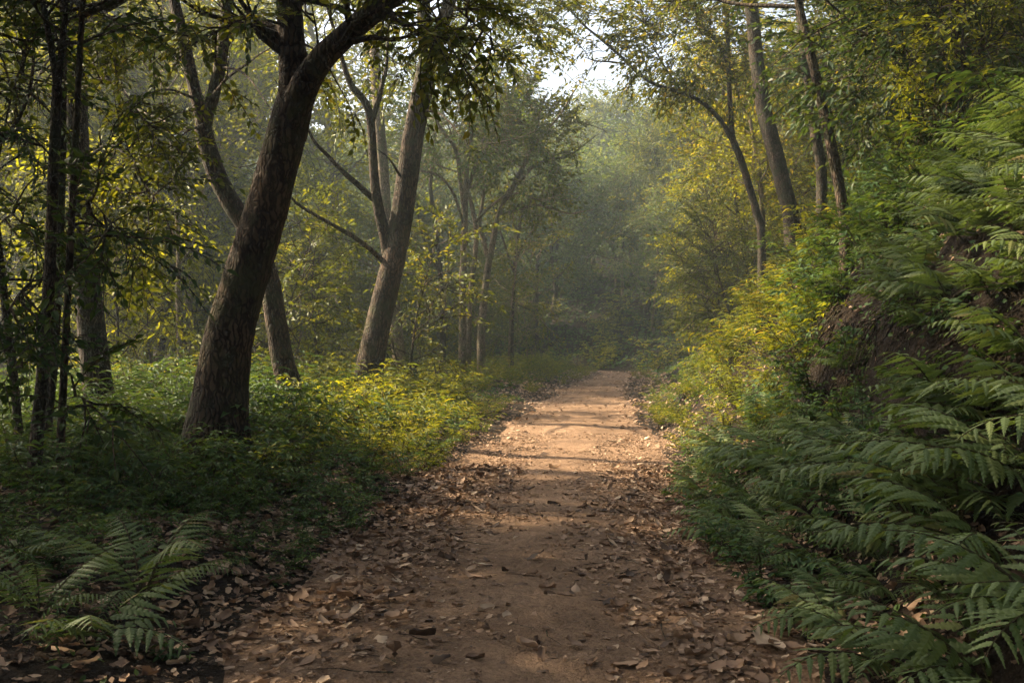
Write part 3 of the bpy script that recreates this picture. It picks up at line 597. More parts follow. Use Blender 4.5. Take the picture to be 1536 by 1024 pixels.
# added trees: mostly unseen crowns that shade the near ground, some left backdrop
for (x, y, k, s) in [(-5.2, 3.2, 0, .95), (-8, 5.5, 3, 1.0), (-7.5, .5, 2, 1.1), (-11, 4, 1, 1), (-10.5, 8.2, 0, 1.0), (-9, 9.6, 2, .95), (-12.5, 11, 3, 1.05), (-10.5, 33, 1, 1.25), (-15, 29, 1, 1.2), (-8.6, 49, 1, 1.8), (-11.5, 55, 3, 1.9), (4.8, 2.2, 3, .9), (7.5, 6.2, 0, .9), (-3.9, 1.2, 0, .95), (-4.9, 4.0, 3, .85), (1.6, -1.5, 3, 1.0), (-2, -4, 0, 1.0), (-14, 6.5, 3, 1.1), (-5, -2, 4, 1.1), (-13, 1.5, 4, 1.1), (5.5, 1.0, 0, .9), (6.8, 4.5, 3, .8), (2.8, -3.5, 1, 1), (8.5, 8, 1, .8), (10, 11, 3, .8), (-17, 10, 1, 1.1), (-9.5, -3, 1, 1)]:
    place(TREES, k, x, y, gz(x, y), rng.uniform(0, 6.3), s, 'leafy forest tree added for near shade or left backdrop', 'trees around the near path')

# ------------------------------------------------------------------ low plants
def frond(mb, rng, L, az, el0, curl, npin, wid, lobes, lean=0.0, mat=0, smat=1):
    n = 24; t = np.linspace(0, 1, n); el = el0 - curl * t ** 1.3
    d = np.stack([np.cos(el) * math.cos(az), np.cos(el) * math.sin(az), np.sin(el)], -1); p = np.vstack([[0, 0, 0], np.cumsum(d[:-1] * L / (n - 1), axis=0)])
    side = np.array([-math.sin(az), math.cos(az), lean]); side = nrm(side)
    tube(mb, p, np.linspace(.0055, .0015, n) * (L / .7), 4, mat=smat, cap=False)
    tt = np.linspace(.14, .985, npin); pos, Rm, s = [], [], []; bv, bf = lobes
    for k, a in enumerate(tt):
        q, dd = at(p, a); up = np.cross(side, dd); up = nrm(up if up[2] > 0 else -up)
        l = L * wid * (.62 + .38 * min(1, (a - .14) / .2)) * (1 if a < .34 else max(.10, (1 - (a - .34) / .70) ** .75)) * rng.uniform(.82, 1.1)
        for sg in (-1, 1):
            if rng.random() < .05: continue
            pd = nrm(dd * (.45 + .5 * a + rng.normal(0, .07)) + side * sg - up * rng.uniform(.1, .55))
            pos.append(q[None]); Rm.append(frames(pd[None], (up + side * sg * .25 + rng.normal(0, .12, 3))[None])); s.append(np.array([l]))
    V, f = inst(bv, bf, np.concatenate(pos), np.concatenate(Rm), np.concatenate(s)); mb.add(V, f, mat)
def blade(teeth, wd, depth, droop=.22):
    """one toothed leaflet: midrib and two saw edges"""
    V, f = [], []; m = teeth * 2 + 1
    for k in range(m):
        t = k / (m - 1); h = wd / 2 * (min(1, (t + .03) / .16)) * (1 - t ** 1.5) ** .9 + .004; tip = k % 2 == 1
        hh = h * (1 if tip else 1 - depth); fw = .035 if tip else 0; z = -droop * t * t
        V += [[-hh, t + fw, z - .12 * hh + (.10 * hh if tip else 0)], [0, t, z + .015], [hh, t + fw, z - .12 * hh + (.10 * hh if tip else 0)]]
        if k: a = (k - 1) * 3; f += [[a, a + 1, a + 4, a + 3], [a + 1, a + 2, a + 5, a + 4]]
    return np.array(V), np.array(f)
B_BROAD, B_FINE = blade(8, .30, .34), blade(9, .20, .6)
def make_fern(seed, nf, azs, L, el, curl, wid, npin, lobes):
    rng = np.random.default_rng(seed); root = empty('fern', (0, 0, 0)); tag(root, 'x', 'fern')
    for k in range(nf):
        mb = MB(); frond(mb, rng, L * rng.uniform(.75, 1.15), azs[0] + (azs[1] - azs[0]) * (k + rng.uniform(.2, .8)) / nf, el + rng.normal(0, .15), curl * rng.uniform(.8, 1.2), npin, wid, lobes, rng.normal(0, .15))
        mb.build('frond', [M['fern'], M['stem']], root, smooth=False)
    return root
FERNS = [make_fern(400, 6, (pi * .55, pi * 1.45), .85, .80, 1.15, .34, 11, B_BROAD), make_fern(401, 5, (pi * .6, pi * 1.5), .72, .70, 1.05, .36, 10, B_BROAD), make_fern(402, 8, (0, 2 * pi), .72, .95, 1.25, .24, 20, B_FINE), make_fern(403, 5, (pi * .7, pi * 1.35), .95, .65, .95, .33, 12, B_BROAD), make_fern(404, 6, (pi * .5, pi * 1.5), .65, .85, 1.2, .30, 13, B_FINE)]
def make_seedling(seed, ns_, h, leaf, mat, name, cat, droop=.25, wd=.42, lean=.35, lv_per=7):
    rng = np.random.default_rng(seed); root = empty(name, (0, 0, 0)); tag(root, 'x', cat); ms, mf = MB(), MB()
    lv, lf = leaf_hi(wd, .08, .18); pos, Rm, s = [], [], []
    for k in range(ns_):
        a = rng.uniform(0, 6.28); hh = h * rng.uniform(.55, 1.15)
        q = wander(rng, (rng.normal(0, .04), rng.normal(0, .04), -.05), (math.cos(a) * lean * rng.uniform(.3, 1.6), math.sin(a) * lean, 1), hh, 6, .12, -.03); q = catmull(q, 10)
        tube(ms, q, np.linspace(.006, .0022, 10) * (.6 + h), 4, cap=False)
        for z in np.linspace(.22, 1, max(4, int(lv_per * hh / h))):
            p, d = at(q, min(z, .999)); nb = 2 if z < .95 else 4
            for b in range(nb):
                b_ = rng.uniform(0, 6.28); pd = nrm([math.cos(b_), math.sin(b_), rng.uniform(-.1, .4)]); pl = leaf * rng.uniform(.3, 1.6)
                # a leaf-bearing side twig with leaves in a flat layer
                m = rng.integers(2, 5); zz = np.linspace(.4, 1, m); c = p + pd * (pl * zz)[:, None] * 1.3; x = nrm(np.cross(pd, [0, 0, 1])); sg = np.where(np.arange(m) % 2, 1., -1.)[:, None]
                tube(ms, np.vstack([p, c]), np.linspace(.0025, .001, m + 1), 3, cap=False)
                ld = pd + x * sg * rng.uniform(.5, 1.1) + np.array([0, 0, -droop]); ld[-1] = pd + np.array([0, 0, -droop])
                pos.append(c); Rm.append(frames(ld, np.array([0, 0, 1.]) + rng.normal(0, .25, (m, 3)))); s.append(leaf * rng.uniform(.6, 1.15, m))
    V, f = inst(lv, lf, np.concatenate(pos), np.concatenate(Rm), np.concatenate(s)); mf.add(V, f)
    ms.build('stem', M['stem'], root); mf.build('foliage', M[mat], root, smooth=False)
    return root
SEEDS = [make_seedling(500, 4, .38, .085, 'plant', 'leafy_seedling', 'plant'), make_seedling(501, 5, .55, .10, 'plant', 'leafy_seedling', 'plant'), make_seedling(502, 3, .30, .10, 'plant', 'leafy_seedling', 'plant'), make_seedling(503, 5, .45, .075, 'plant', 'leafy_seedling', 'plant')]
SHRUBS = [make_seedling(510, 8, .85, .10, 'plant', 'shrub', 'shrub', .3, .36, .5, 9), make_seedling(511, 9, 1.05, .11, 'leaf_pale', 'shrub', 'shrub', .3, .36, .5, 9), make_seedling(512, 8, .7, .09, 'leaf_pale', 'shrub', 'shrub', .3, .36, .6, 9)]
def make_grassy(seed, n, L, leaf, mat):
    rng = np.random.default_rng(seed); root = empty('grassy_plant', (0, 0, 0)); tag(root, 'x', 'plant'); ms, mf = MB(), MB(); lv, lf = leaf_hi(.17, .05, .25); pos, Rm, s = [], [], []
    for k in range(n):
        a = rng.uniform(0, 6.28); q = catmull(wander(rng, (rng.normal(0, .07), rng.normal(0, .07), -.04), (math.cos(a) * .5, math.sin(a) * .5, 1.1), L * rng.uniform(.6, 1.2), 7, .10, -.13), 12)
        tube(ms, q, np.linspace(.004, .0012, 12), 3, cap=False); m = 11
        for i_, z in enumerate(np.linspace(.25, 1, m)):
            p, d = at(q, min(z, .999)); x = nrm(np.cross(d, [0, 0, 1])) * (1 if i_ % 2 else -1)
            pos.append(p[None]); Rm.append(frames((d * .9 + x * .8 + np.array([0, 0, -.35]) + rng.normal(0, .15, 3))[None], (np.array([0, 0, 1]) + rng.normal(0, .2, 3))[None])); s.append(np.array([leaf * rng.uniform(.6, 1.2)]))
    V, f = inst(lv, lf, np.concatenate(pos), np.concatenate(Rm), np.concatenate(s)); mf.add(V, f)
    ms.build('stem', M['stem'], root); mf.build('foliage', M[mat], root, smooth=False); return root
GRASSY = [make_grassy(523, 15, .85, .12, 'plant'), make_grassy(520, 16, .75, .17, 'grassy'), make_grassy(521, 13, .6, .14, 'grassy'), make_grassy(522, 18, .9, .18, 'grassy')]

def plant(protos, k, x, y, rot, s, label, group=None, dz=0.0):
    o = dup(protos[k], (x, y, gz(x, y) + dz), rot, s); tag(o, label, None, group); return o
# hero ferns, each described
hf = [(1490, 1005, 3.6, 0, .80, 'fern with broad toothed fronds in the bottom right corner'), (1330, 930, 4.1, 1, .72, 'low fern beside the leaf-strewn path edge, below the big drooping frond'),
      (1500, 830, 4.3, 3, .85, 'fern with the largest triangular drooping leaflets on the near bank'), (1440, 770, 4.9, 0, .85, 'fern spreading a long pale frond toward the path on the near bank'),
      (1545, 740, 4.6, 3, .9, 'fern reaching in over the bank from the right edge'), (1390, 700, 5.6, 0, .95, 'fern with arching fronds under the dark cut of the bank'),
      (1300, 700, 6.4, 1, .95, 'fern with feathery fronds at the foot of the dark cut'), (1220, 720, 7.4, 0, .9, 'dark green fern at the path edge below the sunlit bank'),
      (1180, 690, 8.4, 3, .85, 'fern at the edge of the sunlit patch on the bank'), (1480, 650, 5.6, 1, .95, 'fern hanging from the lip of the shaded cut'), (1140, 740, 7.8, 2, .6, 'small round fern close to the dirt path on the bank foot')]
for (px, py, yy, k, s, lab) in hf:
    x = (px - 768) * yy / F; plant(FERNS, k, x, yy, (0, .05, rng.normal(0, .25)), s, lab)
for (px, py, yy, k, s, rz, lab) in [(215, 905, 5.1, 2, 1.15, .3, 'fern with one long upright frond at the bottom left'), (60, 960, 4.6, 2, .85, 1.6, 'fern with flat spreading fronds in the bottom left corner'), (130, 1000, 4.3, 1, .7, 2.5, 'small fern low in the bottom left corner in front of the taller fern'), (20, 850, 5.6, 1, .6, 3.5, 'small fern by the foot of the leftmost pole')]:
    x = (px - 768) * yy / F; plant(FERNS, k, x, yy, (0, 0, rz), s, lab)
pool = []
prng = np.random.default_rng(91)
# ferns over the near right bank
for (x, y) in scatter(prng, 58, (.13, .56), (4, 13), lambda x, y: 1.55 < sdo(x, y) < 4.5 and not (2.4 < sdo(x, y) < 2.62 and 7.2 < y < 10), .36, pool=pool):
    k = int(prng.choice([0, 1, 3, 4, 4])); plant(FERNS, k, x, y, (0, .1, prng.normal(0, .4)), prng.uniform(.4, .75) * (.8 if y < 6 else 1), ('fern below the bank cut ' if sdo(x, y) < 2.5 else 'fern on the slope above the cut ') + where(x, y), 'ferns on the right bank')
def seedmix(x, y, side):
    if side == 'L':
        if 10 < y < 24 and -.19 < x / y and x < 1.0: return prng.choice(['G', 'S', 'B', 'B2'], p=[.3, .25, .15, .3])
        return prng.choice(['S', 'B', 'G'], p=[.55, .28, .17]) if y < 16 else prng.choice(['S', 'B', 'G', 'B2'], p=[.4, .25, .2, .15])
    if x / y > .33 or (x / y > .29 and prng.random() < .6): return prng.choice(['S', 'B'], p=[.6, .4])
    if 9.3 < y < 21: return prng.choice(['G', 'B2', 'S'], p=[.70, .2, .1])
    return prng.choice(['S', 'G', 'B2', 'B'], p=[.25, .48, .12, .15]) if y > 8 else prng.choice(['S', 'G'], p=[.85, .15])
SIZEW = {'S': 'knee-high leafy seedling ', 'B': 'bushy green shrub ', 'B2': 'yellow-green shrub ', 'G': 'grassy arching plant '}
nfern = [0]
cnt = {'S': 0, 'B': 0, 'B2': 0, 'G': 0}
def put(x, y, side, smul=1.0):
    t = seedmix(x, y, side)
    if cnt[t] >= (290 if t in 'SG' else 105): t = 'S'
    if cnt[t] >= 215 and t == 'S': t = 'G' if side == 'L' else 'S'
    if cnt[t] >= (290 if t == 'G' else 215):
        nfern[0] += side == 'R' and x / y > .24
        if side == 'R' and x / y > .24 and nfern[0] < 75: plant(FERNS, int(prng.choice([0, 1, 3, 4])), x, y, (0, .1, prng.normal(0, .5)), prng.uniform(.5, .85) * smul, 'fern among seedlings on the bank ' + where(x, y), 'ferns among seedlings on the bank')
        return
    cnt[t] += 1
    sdv = abs(sdo(x, y)); edge = .55 + .45 * sms(1.4, 3.0, sdv)
    grp = ('left' if side == 'L' else 'right') + ' of the path'
    rot = (prng.normal(0, .08), prng.normal(0, .08) + (.15 if side == 'R' else 0) * -1, prng.uniform(0, 6.3))
    lab = SIZEW[t] + ('on the bank ' if side == 'R' else '') + where(x, y)
    if t == 'S': plant(SEEDS, int(prng.integers(0, 4)), x, y, rot, prng.uniform(.7, 1.3) * edge * smul, lab, 'leafy seedlings ' + grp)
    elif t == 'G': plant(GRASSY, int(prng.integers(1, 4)) if side == 'R' or (x / y > -.2 and y > 10) else 0, x, y, rot, prng.uniform(.7, 1.2) * edge * smul, lab, 'grassy plants ' + grp)
    elif t == 'B': plant(SHRUBS, 0, x, y, rot, prng.uniform(.6, 1.05) * edge * smul, lab, 'shrubs ' + grp)
    else: plant(SHRUBS, int(prng.integers(1, 3)), x, y, rot, prng.uniform(.6, 1.05) * edge * smul, lab, 'shrubs ' + grp)
pr = []
for (x, y) in scatter(prng, 230, (.1, .56), (8.5, 20), lambda x, y: 1.4 < sdo(x, y) < 6.5 and not (2.45 < sdo(x, y) < 2.7 and y < 12), .42, pool=pr): put(x, y, 'R', 1.25 if x / y > .28 else .9)
pl = []
for (px, yy, s_h, k_, lab) in [(262, 8.3, .85, 1, 'leafy shrub just left of the foot of the thick leaning trunk'), (310, 7.9, .85, 0, 'leafy shrub right in front of the foot of the thick leaning trunk'), (365, 8.2, .8, 0, 'leafy shrub hiding the right side of the thick leaning trunk foot'), (420, 8.8, .8, 2, 'pale leafy shrub a step right of the thick leaning trunk'), (215, 9.4, 1.0, 0, 'tall leafy shrub between the straight dark trunk and the thick leaning trunk'), (170, 10.2, 1.1, 0, 'tall leafy shrub hiding the foot of the straight dark trunk'), (110, 9.6, 1.0, 0, 'dark leafy shrub behind the thin poles'), (20, 8.4, 1.0, 0, 'dark leafy shrub left of the thin poles')]:
    x = (px - 768) * yy / F; pl.append((x, yy)); plant(SHRUBS, k_ if k_ != 1 else 0, x, yy, (0, 0, px * .37), s_h, lab)
for (x, y) in scatter(prng, 150, (-.56, -.05), (4.2, 9), lambda x, y: -6 < sdo(x, y) < -1.45 and (x + 1.9) ** 2 + (y - 5.0) ** 2 > .5 and (y > 6.8 or prng.random() < .22), .27, pool=pl): put(x, y, 'L', .6 if y < 6.8 else .85)
for (x, y) in scatter(prng, 250, (-.56, .05), (9, 19), lambda x, y: -9 < sdo(x, y) < -1.45, .40, pool=pl): put(x, y, 'L', 1.45 if x / y < -.2 else 1.1)
for (x, y) in scatter(prng, 110, (-.5, .1), (19, 46), lambda x, y: -9 < sdo(x, y) < -1.35 and (x / y > -.3 or prng.random() < .4), .66, pool=pl): put(x, y, 'L', 1.15)
for (x, y) in scatter(prng, 60, (-.04, .11), (31, 49), lambda x, y: -4 < sdo(x, y) < -.9, .5, pool=[]): put(x, y, 'L', 1.2)
for (x, y) in scatter(prng, 60, (.13, .45), (5.2, 10.5), lambda x, y: 1.22 < sdo(x, y) < 2.2, .2, pool=[]):
    if prng.random() < .6: plant(SEEDS, int(prng.integers(0, 4)), x, y, (prng.normal(0, .1), -.1, prng.uniform(0, 6.3)), prng.uniform(.55, .95), 'low leafy seedling at the right path margin, ' + where(x, y), 'seedlings at the right path margin')
    else: plant(FERNS, int(prng.choice([0, 1, 3, 4])), x, y, (0, .1, prng.normal(0, .4)), prng.uniform(.4, .62), 'small fern at the right path margin, ' + where(x, y), 'ferns at the right path margin')
for (x, y) in scatter(prng, 60, (.55, 3.0), (.9, 7), lambda x, y: 1.5 < sdo(x, y) < 5.5 and x < 6.5, .45, pool=[]):
    plant(FERNS, int(prng.choice([0, 1, 3])), x, y, (0, .1, prng.normal(0, .5)), prng.uniform(.6, .95), 'plant on the near bank just beyond the right edge', 'plants on the near bank')
for (x, y) in scatter(prng, 110, (.1, .56), (4.2, 9), lambda x, y: 1.4 < sdo(x, y) < 4.8 and not (2.4 < sdo(x, y) < 2.6), .3, pool=pr): put(x, y, 'R', .7)
for (x, y) in scatter(prng, 140, (.06, .5), (19, 55), lambda x, y: (1.3 if y < 30 else .95) < sdo(x, y) < 8, .62, pool=pr): put(x, y, 'R', 1.15)
for (x, y) in scatter(prng, 110, (.15, .6), (5.0, 13.5), lambda x, y: 2.5 < sdo(x, y) < 4.2, .22, pool=[]): put(x, y, 'R', .85)

for (x, y) in scatter(prng, 44, (.40, .62), (4.6, 10), lambda x, y: 2.3 < sdo(x, y) < 5.2, .28, pool=[]): plant(FERNS, int(prng.choice([0, 1, 3, 4])), x, y, (0, .15, prng.normal(0, .45)), prng.uniform(.55, .9), 'fern over the shaded soil of the near bank, ' + where(x, y), 'ferns over the near bank soil')
for (x, y) in scatter(prng, 34, (.12, .56), (5.5, 12), lambda x, y: 2.2 < sdo(x, y) < 2.75, .2, pool=[]): plant(SEEDS, int(prng.integers(0, 4)), x, y, (prng.normal(0, .2), -.5, prng.uniform(0, 6.3)), prng.uniform(.45, .9), 'small seedling clinging to the dark cut, ' + where(x, y), 'seedlings on the bank cut')
for (x, y) in scatter(prng, 70, (-.05, .22), (43, 85), lambda x, y: 1.2 < sdo(x, y) < 22, .8, pool=[]):
    k = int(prng.integers(0, 3)); plant(SHRUBS if prng.random() < .7 else GRASSY, k, x, y, (0, 0, prng.uniform(0, 6.3)), prng.uniform(1.3, 2.4), 'hazy green undergrowth shrub on the slope beyond the path bend', 'undergrowth beyond the bend')
# ------------------------------------------------------------------ ground cover, leaf litter, pebbles, roots
crng = np.random.default_rng(123)
def ground_frames(x, y, rng, tilt):
    e = .05; zx = (height(x + e, y) - height(x - e, y)) / (2 * e); zy = (height(x, y + e) - height(x, y - e)) / (2 * e)
    nml = nrm(np.stack([-zx, -zy, np.ones_like(zx)], -1)); nml = nrm(nml + rng.normal(0, tilt, nml.shape))
    a = rng.uniform(0, 2 * pi, len(x)); d = np.stack([np.cos(a), np.sin(a), 0 * a], -1); d = nrm(d - nml * (d * nml).sum(-1, keepdims=True))
    return frames(d, nml), nml
def dead_leaf(curl, wd, seed):
    rng = np.random.default_rng(seed); t = np.array([0, .18, .4, .62, .82, 1.0]); w_ = wd * np.array([.05, .75, 1, .85, .5, .03]) / 2; V = []
    for k in range(6):
        for sg in (-1, 0, 1):
            jit = rng.normal(0, .04, 3) if sg else rng.normal(0, .015, 3)
            V.append(np.array([sg * w_[k] * (1 - .15 * curl), t[k], abs(sg) * curl * .22 * (.6 + .6 * (k / 5)) + curl * .25 * (t[k] - .45) ** 2]) + jit)
    f = []
    for k in range(5):
        for c in (0, 1): a = k * 3 + c; f.append([a, a + 1, a + 4, a + 3])
    return np.array(V), np.array(f)
DL = [dead_leaf(c, w_, 600 + i) for i, (c, w_) in enumerate([(.2, .55), (.6, .5), (-.5, .5), (1.1, .62), (.15, .40), (.45, .66)])]
DLO = leaf_lo(.55, .06)
def path_x(y): return np.interp(y, PATH[:140, 1], PATH[:140, 0])
# candidate spots
def litter_spots(n, y0, y1, rng, p=1.0):
    y = np.sqrt(rng.uniform(y0 ** 2, y1 ** 2, n)); sdv = rng.normal(0, 1, n) * 0 + rng.uniform(-5.2, 4.2, n)
    x = path_x(y) + sdv; s = np.abs(sdv); clump = .5 + .5 * wav(x, y, 2.2, .8)
    dens = np.where(s < .75, .05 + .10 * clump + .12 * sms(.3, .75, s), np.where(s < 2.2, .45 + .5 * clump, np.where(sdv < 0, .75 * clump + .2, .22 * clump + .05)))
    dens = np.where((sdv > 2.1) & (sdv < 3.1) & (y < 12), dens * .25, dens)
    dens = np.where((sdv > 0) & (s < .8) & (y < 9), dens * 1.9, dens)
    m = (rng.random(n) < dens) & (np.abs(x) < .56 * y + 2.6); return x[m], y[m], sdv[m]
lm = MB()
x, y, s = litter_spots(58000, 1.4, 11, crng); Rm, nml = ground_frames(x, y, crng, .22); hz = height(x, y)
kk = crng.integers(0, len(DL), len(x)); sz = np.clip(crng.lognormal(math.log(.052), .42, len(x)), .02, .13)
big = np.argsort(-(sz / y) * (1 - .6 * (s < -2.5)))[:260]; mask = np.ones(len(x), bool); mask[big] = False
for q in range(len(DL)):
    m = mask & (kk == q); V, f = inst(DL[q][0], DL[q][1], np.stack([x, y, hz + .014], -1)[m] + nml[m] * crng.uniform(-.004, .02, (m.sum(), 1)), Rm[m], sz[m]); lm.add(V, f)
x2, y2, s2 = litter_spots(42000, 11, 46, crng); R2, n2 = ground_frames(x2, y2, crng, .3)
V, f = inst(DLO[0], DLO[1], np.stack([x2, y2, height(x2, y2) + .02], -1), R2, np.clip(crng.lognormal(math.log(.08), .3, len(x2)), .03, .15)); lm.add(V, f)
# crumbs of broken leaf all over the near path
y3 = np.sqrt(crng.uniform(3.4 ** 2, 15 ** 2, 16000)); x3 = path_x(y3) + crng.uniform(-1.7, 1.7, 16000); R3, n3 = ground_frames(x3, y3, crng, .25)
V, f = inst(DLO[0] * np.array([1.3, 1, 1]), DLO[1], np.stack([x3, y3, height(x3, y3) + .019], -1), R3, crng.uniform(.010, .040, 16000)); lm.add(V, f)
tag(lm.build('leaf_litter', M['litter'], smooth=True), 'dry brown leaf litter scattered over the path edges and forest floor', 'leaf litter', kind='stuff')
lmesh = [None] * len(DL)
for n_, b in enumerate(big):
    q = kk[b]
    if lmesh[q] is None:
        t_ = MB(); t_.add(*DL[q]); o = t_.build('fallen_leaf', M['litter']); lmesh[q] = o
    else: o = lmesh[q].copy(); col.objects.link(o)
    Mx = Matrix([list(Rm[b][r]) for r in range(3)]); o.rotation_euler = Mx.to_euler(); o.location = (x[b], y[b], hz[b] + .03); o.scale = (sz[b],) * 3
    zone = 'in the middle of the dirt path' if abs(s[b]) < .6 else 'on the left margin of the path' if -2 < s[b] < 0 else 'on the right margin of the path' if 0 < s[b] < 1.7 else 'among the plants left of the path' if s[b] < 0 else 'among the bank ferns'
    shape = ['slightly cupped', 'curled', 'arched', 'strongly curled', 'flat narrow', 'broad'][q]
    size = 'large' if sz[b] > .125 else 'palm-sized' if sz[b] > .095 else 'small'
    near = 'nearest the viewer, ' if y[b] < 4.6 else '' if y[b] < 6 else 'farther along, '
    tag(o, f'{size} {shape} brown leaf {near}{zone}', 'leaf', 'fallen leaves on and beside the path')
m, t = mat_new('bleached_leaf'); q = NT(t); tc = t.nodes.new('ShaderNodeTexCoord')
b_ = t.nodes.new('ShaderNodeBsdfPrincipled'); q.l(q.mix(q.noise(tc.outputs['Object'], 6, 4), (.34, .27, .17), (.58, .50, .36)), b_.inputs['Base Color']); b_.inputs['Roughness'].default_value = .7
o_ = t.nodes.new('ShaderNodeOutputMaterial'); q.l(b_.outputs[0], o_.inputs[0]); M['bleached'] = m
yl = hit(725, 853); t_ = MB(); V_, f_ = DL[4]; t_.add((V_ - np.array([0, .5, 0])) * np.array([1.2, 1, 1]) * .12, f_); o = t_.build('fallen_leaf', M['bleached']); xl = (725 - 768) * yl / F
o.location = (xl, yl, gz(xl, yl) + .03); o.rotation_euler = (.12, .05, pi / 2 + .1); tag(o, 'pale bleached cream leaf lying flat in the middle of the path', 'leaf')
for (px, py, sz_, rz, k, lab) in [(602, 903, .15, -1.2, 1, 'large torn brown leaf on the left part of the path'), (512, 935, .13, -1.4, 0, 'long pale brown leaf near the left path margin, front of the large torn leaf'), (790, 985, .11, 1.2, 3, 'small folded leaf alone on bare dirt at the front of the path'), (1150, 985, .2, .5, 5, 'broad upturned tan leaf at the foot of the bank, close to the viewer'), (1395, 990, .22, .2, 5, 'broad dark brown leaf lying under the corner ferns')]:
    yl = hit(px, py); xl = (px - 768) * yl / F; t_ = MB(); t_.add((DL[k][0] - np.array([0, .5, 0])) * sz_, DL[k][1]); o = t_.build('fallen_leaf', M['litter']); o.location = (xl, yl, gz(xl, yl) + .035); o.rotation_euler = (.1, .15, rz); tag(o, lab, 'leaf')
# ground cover of small leaves
gc = MB(); lv, lf = leaf_hi(.55, .06, .1)
def cover(n, y0, y1, size, lohi):
    yy = np.sqrt(crng.uniform(y0 ** 2, y1 ** 2, n)); sdv = crng.uniform(-9, 9, n); xx = path_x(yy) + sdv; cl = wav(xx, yy, 1.7, 3.3) + .6 * wav(xx, yy, 4.1, 1.3)
    m_ = (np.abs(sdv) > 1.35 + .35 * crng.random(n)) & (cl + .5 * (np.abs(sdv) > 2.2) > .15 + .5 * ((yy < 7) & (sdv < 0))) & (np.abs(xx) < .56 * yy + 3.5); xx, yy = xx[m_], yy[m_]
    Rm_, nm = ground_frames(xx, yy, crng, .45); tpl = (lv, lf) if lohi else leaf_lo(.6, .06)
    V, f = inst(tpl[0], tpl[1], np.stack([xx, yy, height(xx, yy)], -1) + nm * crng.uniform(.02, .13, (len(xx), 1)), Rm_, size * crng.uniform(.5, 1.2, len(xx))); gc.add(V, f)
cover(22000, 1.2, 9, .055, True); cover(26000, 9, 24, .075, False); cover(40000, 24, 75, .15, False)
yy = crng.uniform(44, 90, 26000); xx = crng.uniform(-8, 18, 26000); sv = sdist(xx, yy); m_ = (sv > 1.15) & (sv < 30); xx, yy = xx[m_], yy[m_]; Rm_, nm = ground_frames(xx, yy, crng, .5); tp_ = leaf_lo(.6, .06)
V, f = inst(tp_[0], tp_[1], np.stack([xx, yy, height(xx, yy) + crng.uniform(.02, .5, len(xx))], -1), Rm_, .24 * crng.uniform(.5, 1.2, len(xx))); gc.add(V, f)
tag(gc.build('ground_cover', M['plant'], smooth=False), 'low creeping green leaves covering the ground beside the path', 'ground cover', kind='stuff')
# fallen twigs
tg = MB(); yy = np.sqrt(crng.uniform(3.5 ** 2, 15 ** 2, 420)); xx = path_x(yy) + crng.normal(0, 1.6, 420)
for x_, y_ in zip(xx, yy):
    a_ = crng.uniform(0, 6.28); l_ = crng.uniform(.06, .35); q_ = np.array([[x_ + math.cos(a_) * l_ * k_ + crng.normal(0, .008), y_ + math.sin(a_) * l_ * k_ + crng.normal(0, .008), 0] for k_ in (0, .35, .7, 1)])
    q_[:, 2] = height(q_[:, 0], q_[:, 1]) + .02; tube(tg, q_, np.linspace(crng.uniform(.002, .005), .0012, 4), 5, cap=False)
tag(tg.build('twig_litter', M['bark']), 'small broken brown twigs scattered among the dead leaves', 'twigs', kind='stuff')
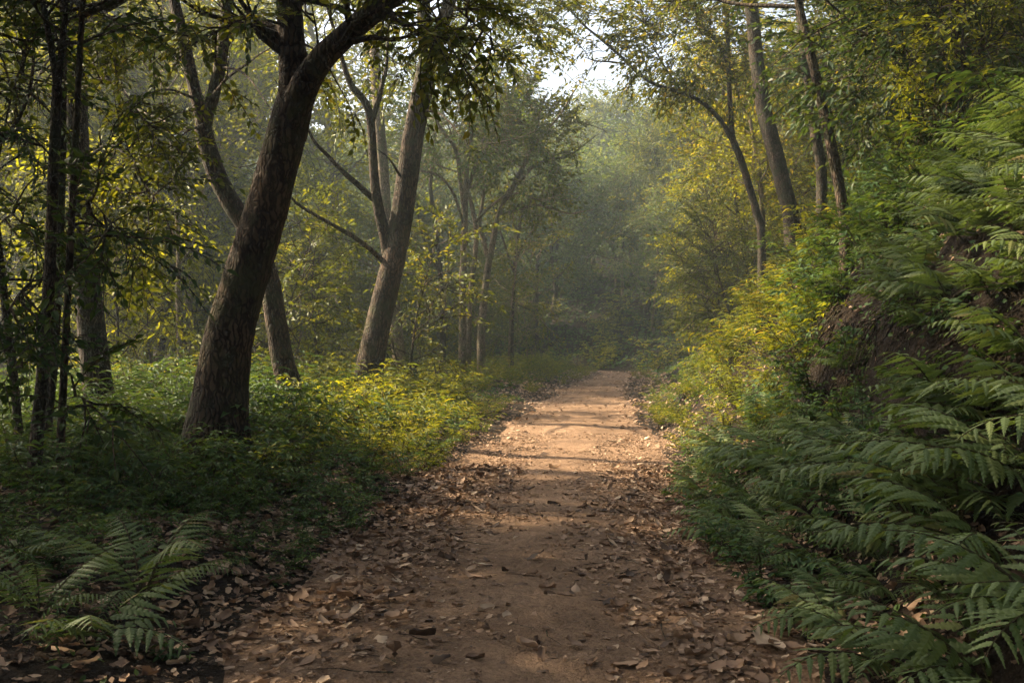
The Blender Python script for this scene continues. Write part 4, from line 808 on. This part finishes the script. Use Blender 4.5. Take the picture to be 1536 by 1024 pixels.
# pebbles
pb = MB(); yy = np.sqrt(crng.uniform(3.4 ** 2, 14 ** 2, 2600)); xx = path_x(yy) + crng.normal(0, .6, 2600)
ico = np.array([[0, 0, 1], [.9, 0, .2], [.2, .85, .25], [-.75, .5, .15], [-.7, -.55, .2], [.3, -.9, .2], [0, 0, -.6]]); icf = np.array([[0, 1, 2], [0, 2, 3], [0, 3, 4], [0, 4, 5], [0, 5, 1], [6, 2, 1], [6, 3, 2], [6, 4, 3], [6, 5, 4], [6, 1, 5]])
Rm_, nm = ground_frames(xx, yy, crng, .3); V, f = inst(ico * np.array([1, .75, .5]), icf, np.stack([xx, yy, height(xx, yy) + .014], -1), Rm_, crng.lognormal(math.log(.010), .55, 2600)); pb.add(V, f)
tag(pb.build('gravel', M['path']), 'small pebbles pressed into the dirt path', 'gravel', kind='stuff')
# roots hanging from the cut
rr_ = MB(); y4 = crng.uniform(4.6, 12, 240)
for y_ in y4:
    x_ = path_x(y_) + 2.72 + crng.normal(0, .06); z_ = gz(x_, y_) + crng.uniform(-.05, .1)
    q_ = wander(crng, (x_, y_, z_), (-.5, crng.normal(0, .3), -.2), crng.uniform(.3, .9), 7, .2, -.28)
    tube(rr_, catmull(q_, 12), np.linspace(crng.choice([.003, .004, .006, .013]), .0015, 12), 5, cap=False)
tag(rr_.build('root_tangle', M['bark']), 'tangle of thin brown roots hanging over the dark cut of the bank', 'roots', kind='stuff')

for p_ in TREES + SAPS + FARS + FERNS + SEEDS + SHRUBS + GRASSY: retire(p_)

# ------------------------------------------------------------------ haze
hb = MB(); lo_, hi_ = np.array([-415, -415, -60.]), np.array([415, 415, 75.])
zmin = float(Z.min()); zmax = float(Z.max()); lo_[2] = zmin - 1; hi_[2] = max(60, zmax + 14)
c8 = np.array([[a_, b2, c2] for a_ in (0, 1) for b2 in (0, 1) for c2 in (0, 1)]); hb.add(lo_ + (hi_ - lo_) * c8, np.array([[0, 1, 3, 2], [4, 6, 7, 5], [0, 4, 5, 1], [2, 3, 7, 6], [0, 2, 6, 4], [1, 5, 7, 3]]))
m, t = mat_new('haze_air'); pv = t.nodes.new('ShaderNodeVolumePrincipled'); pv.inputs['Density'].default_value = .0016; pv.inputs['Color'].default_value = (.74, .92, .96, 1); pv.inputs['Anisotropy'].default_value = .35
o_ = t.nodes.new('ShaderNodeOutputMaterial'); t.links.new(pv.outputs[0], o_.inputs['Volume'])
tag(hb.build('haze', m, smooth=False), 'thin pale morning haze filling the forest air', 'haze', kind='stuff')
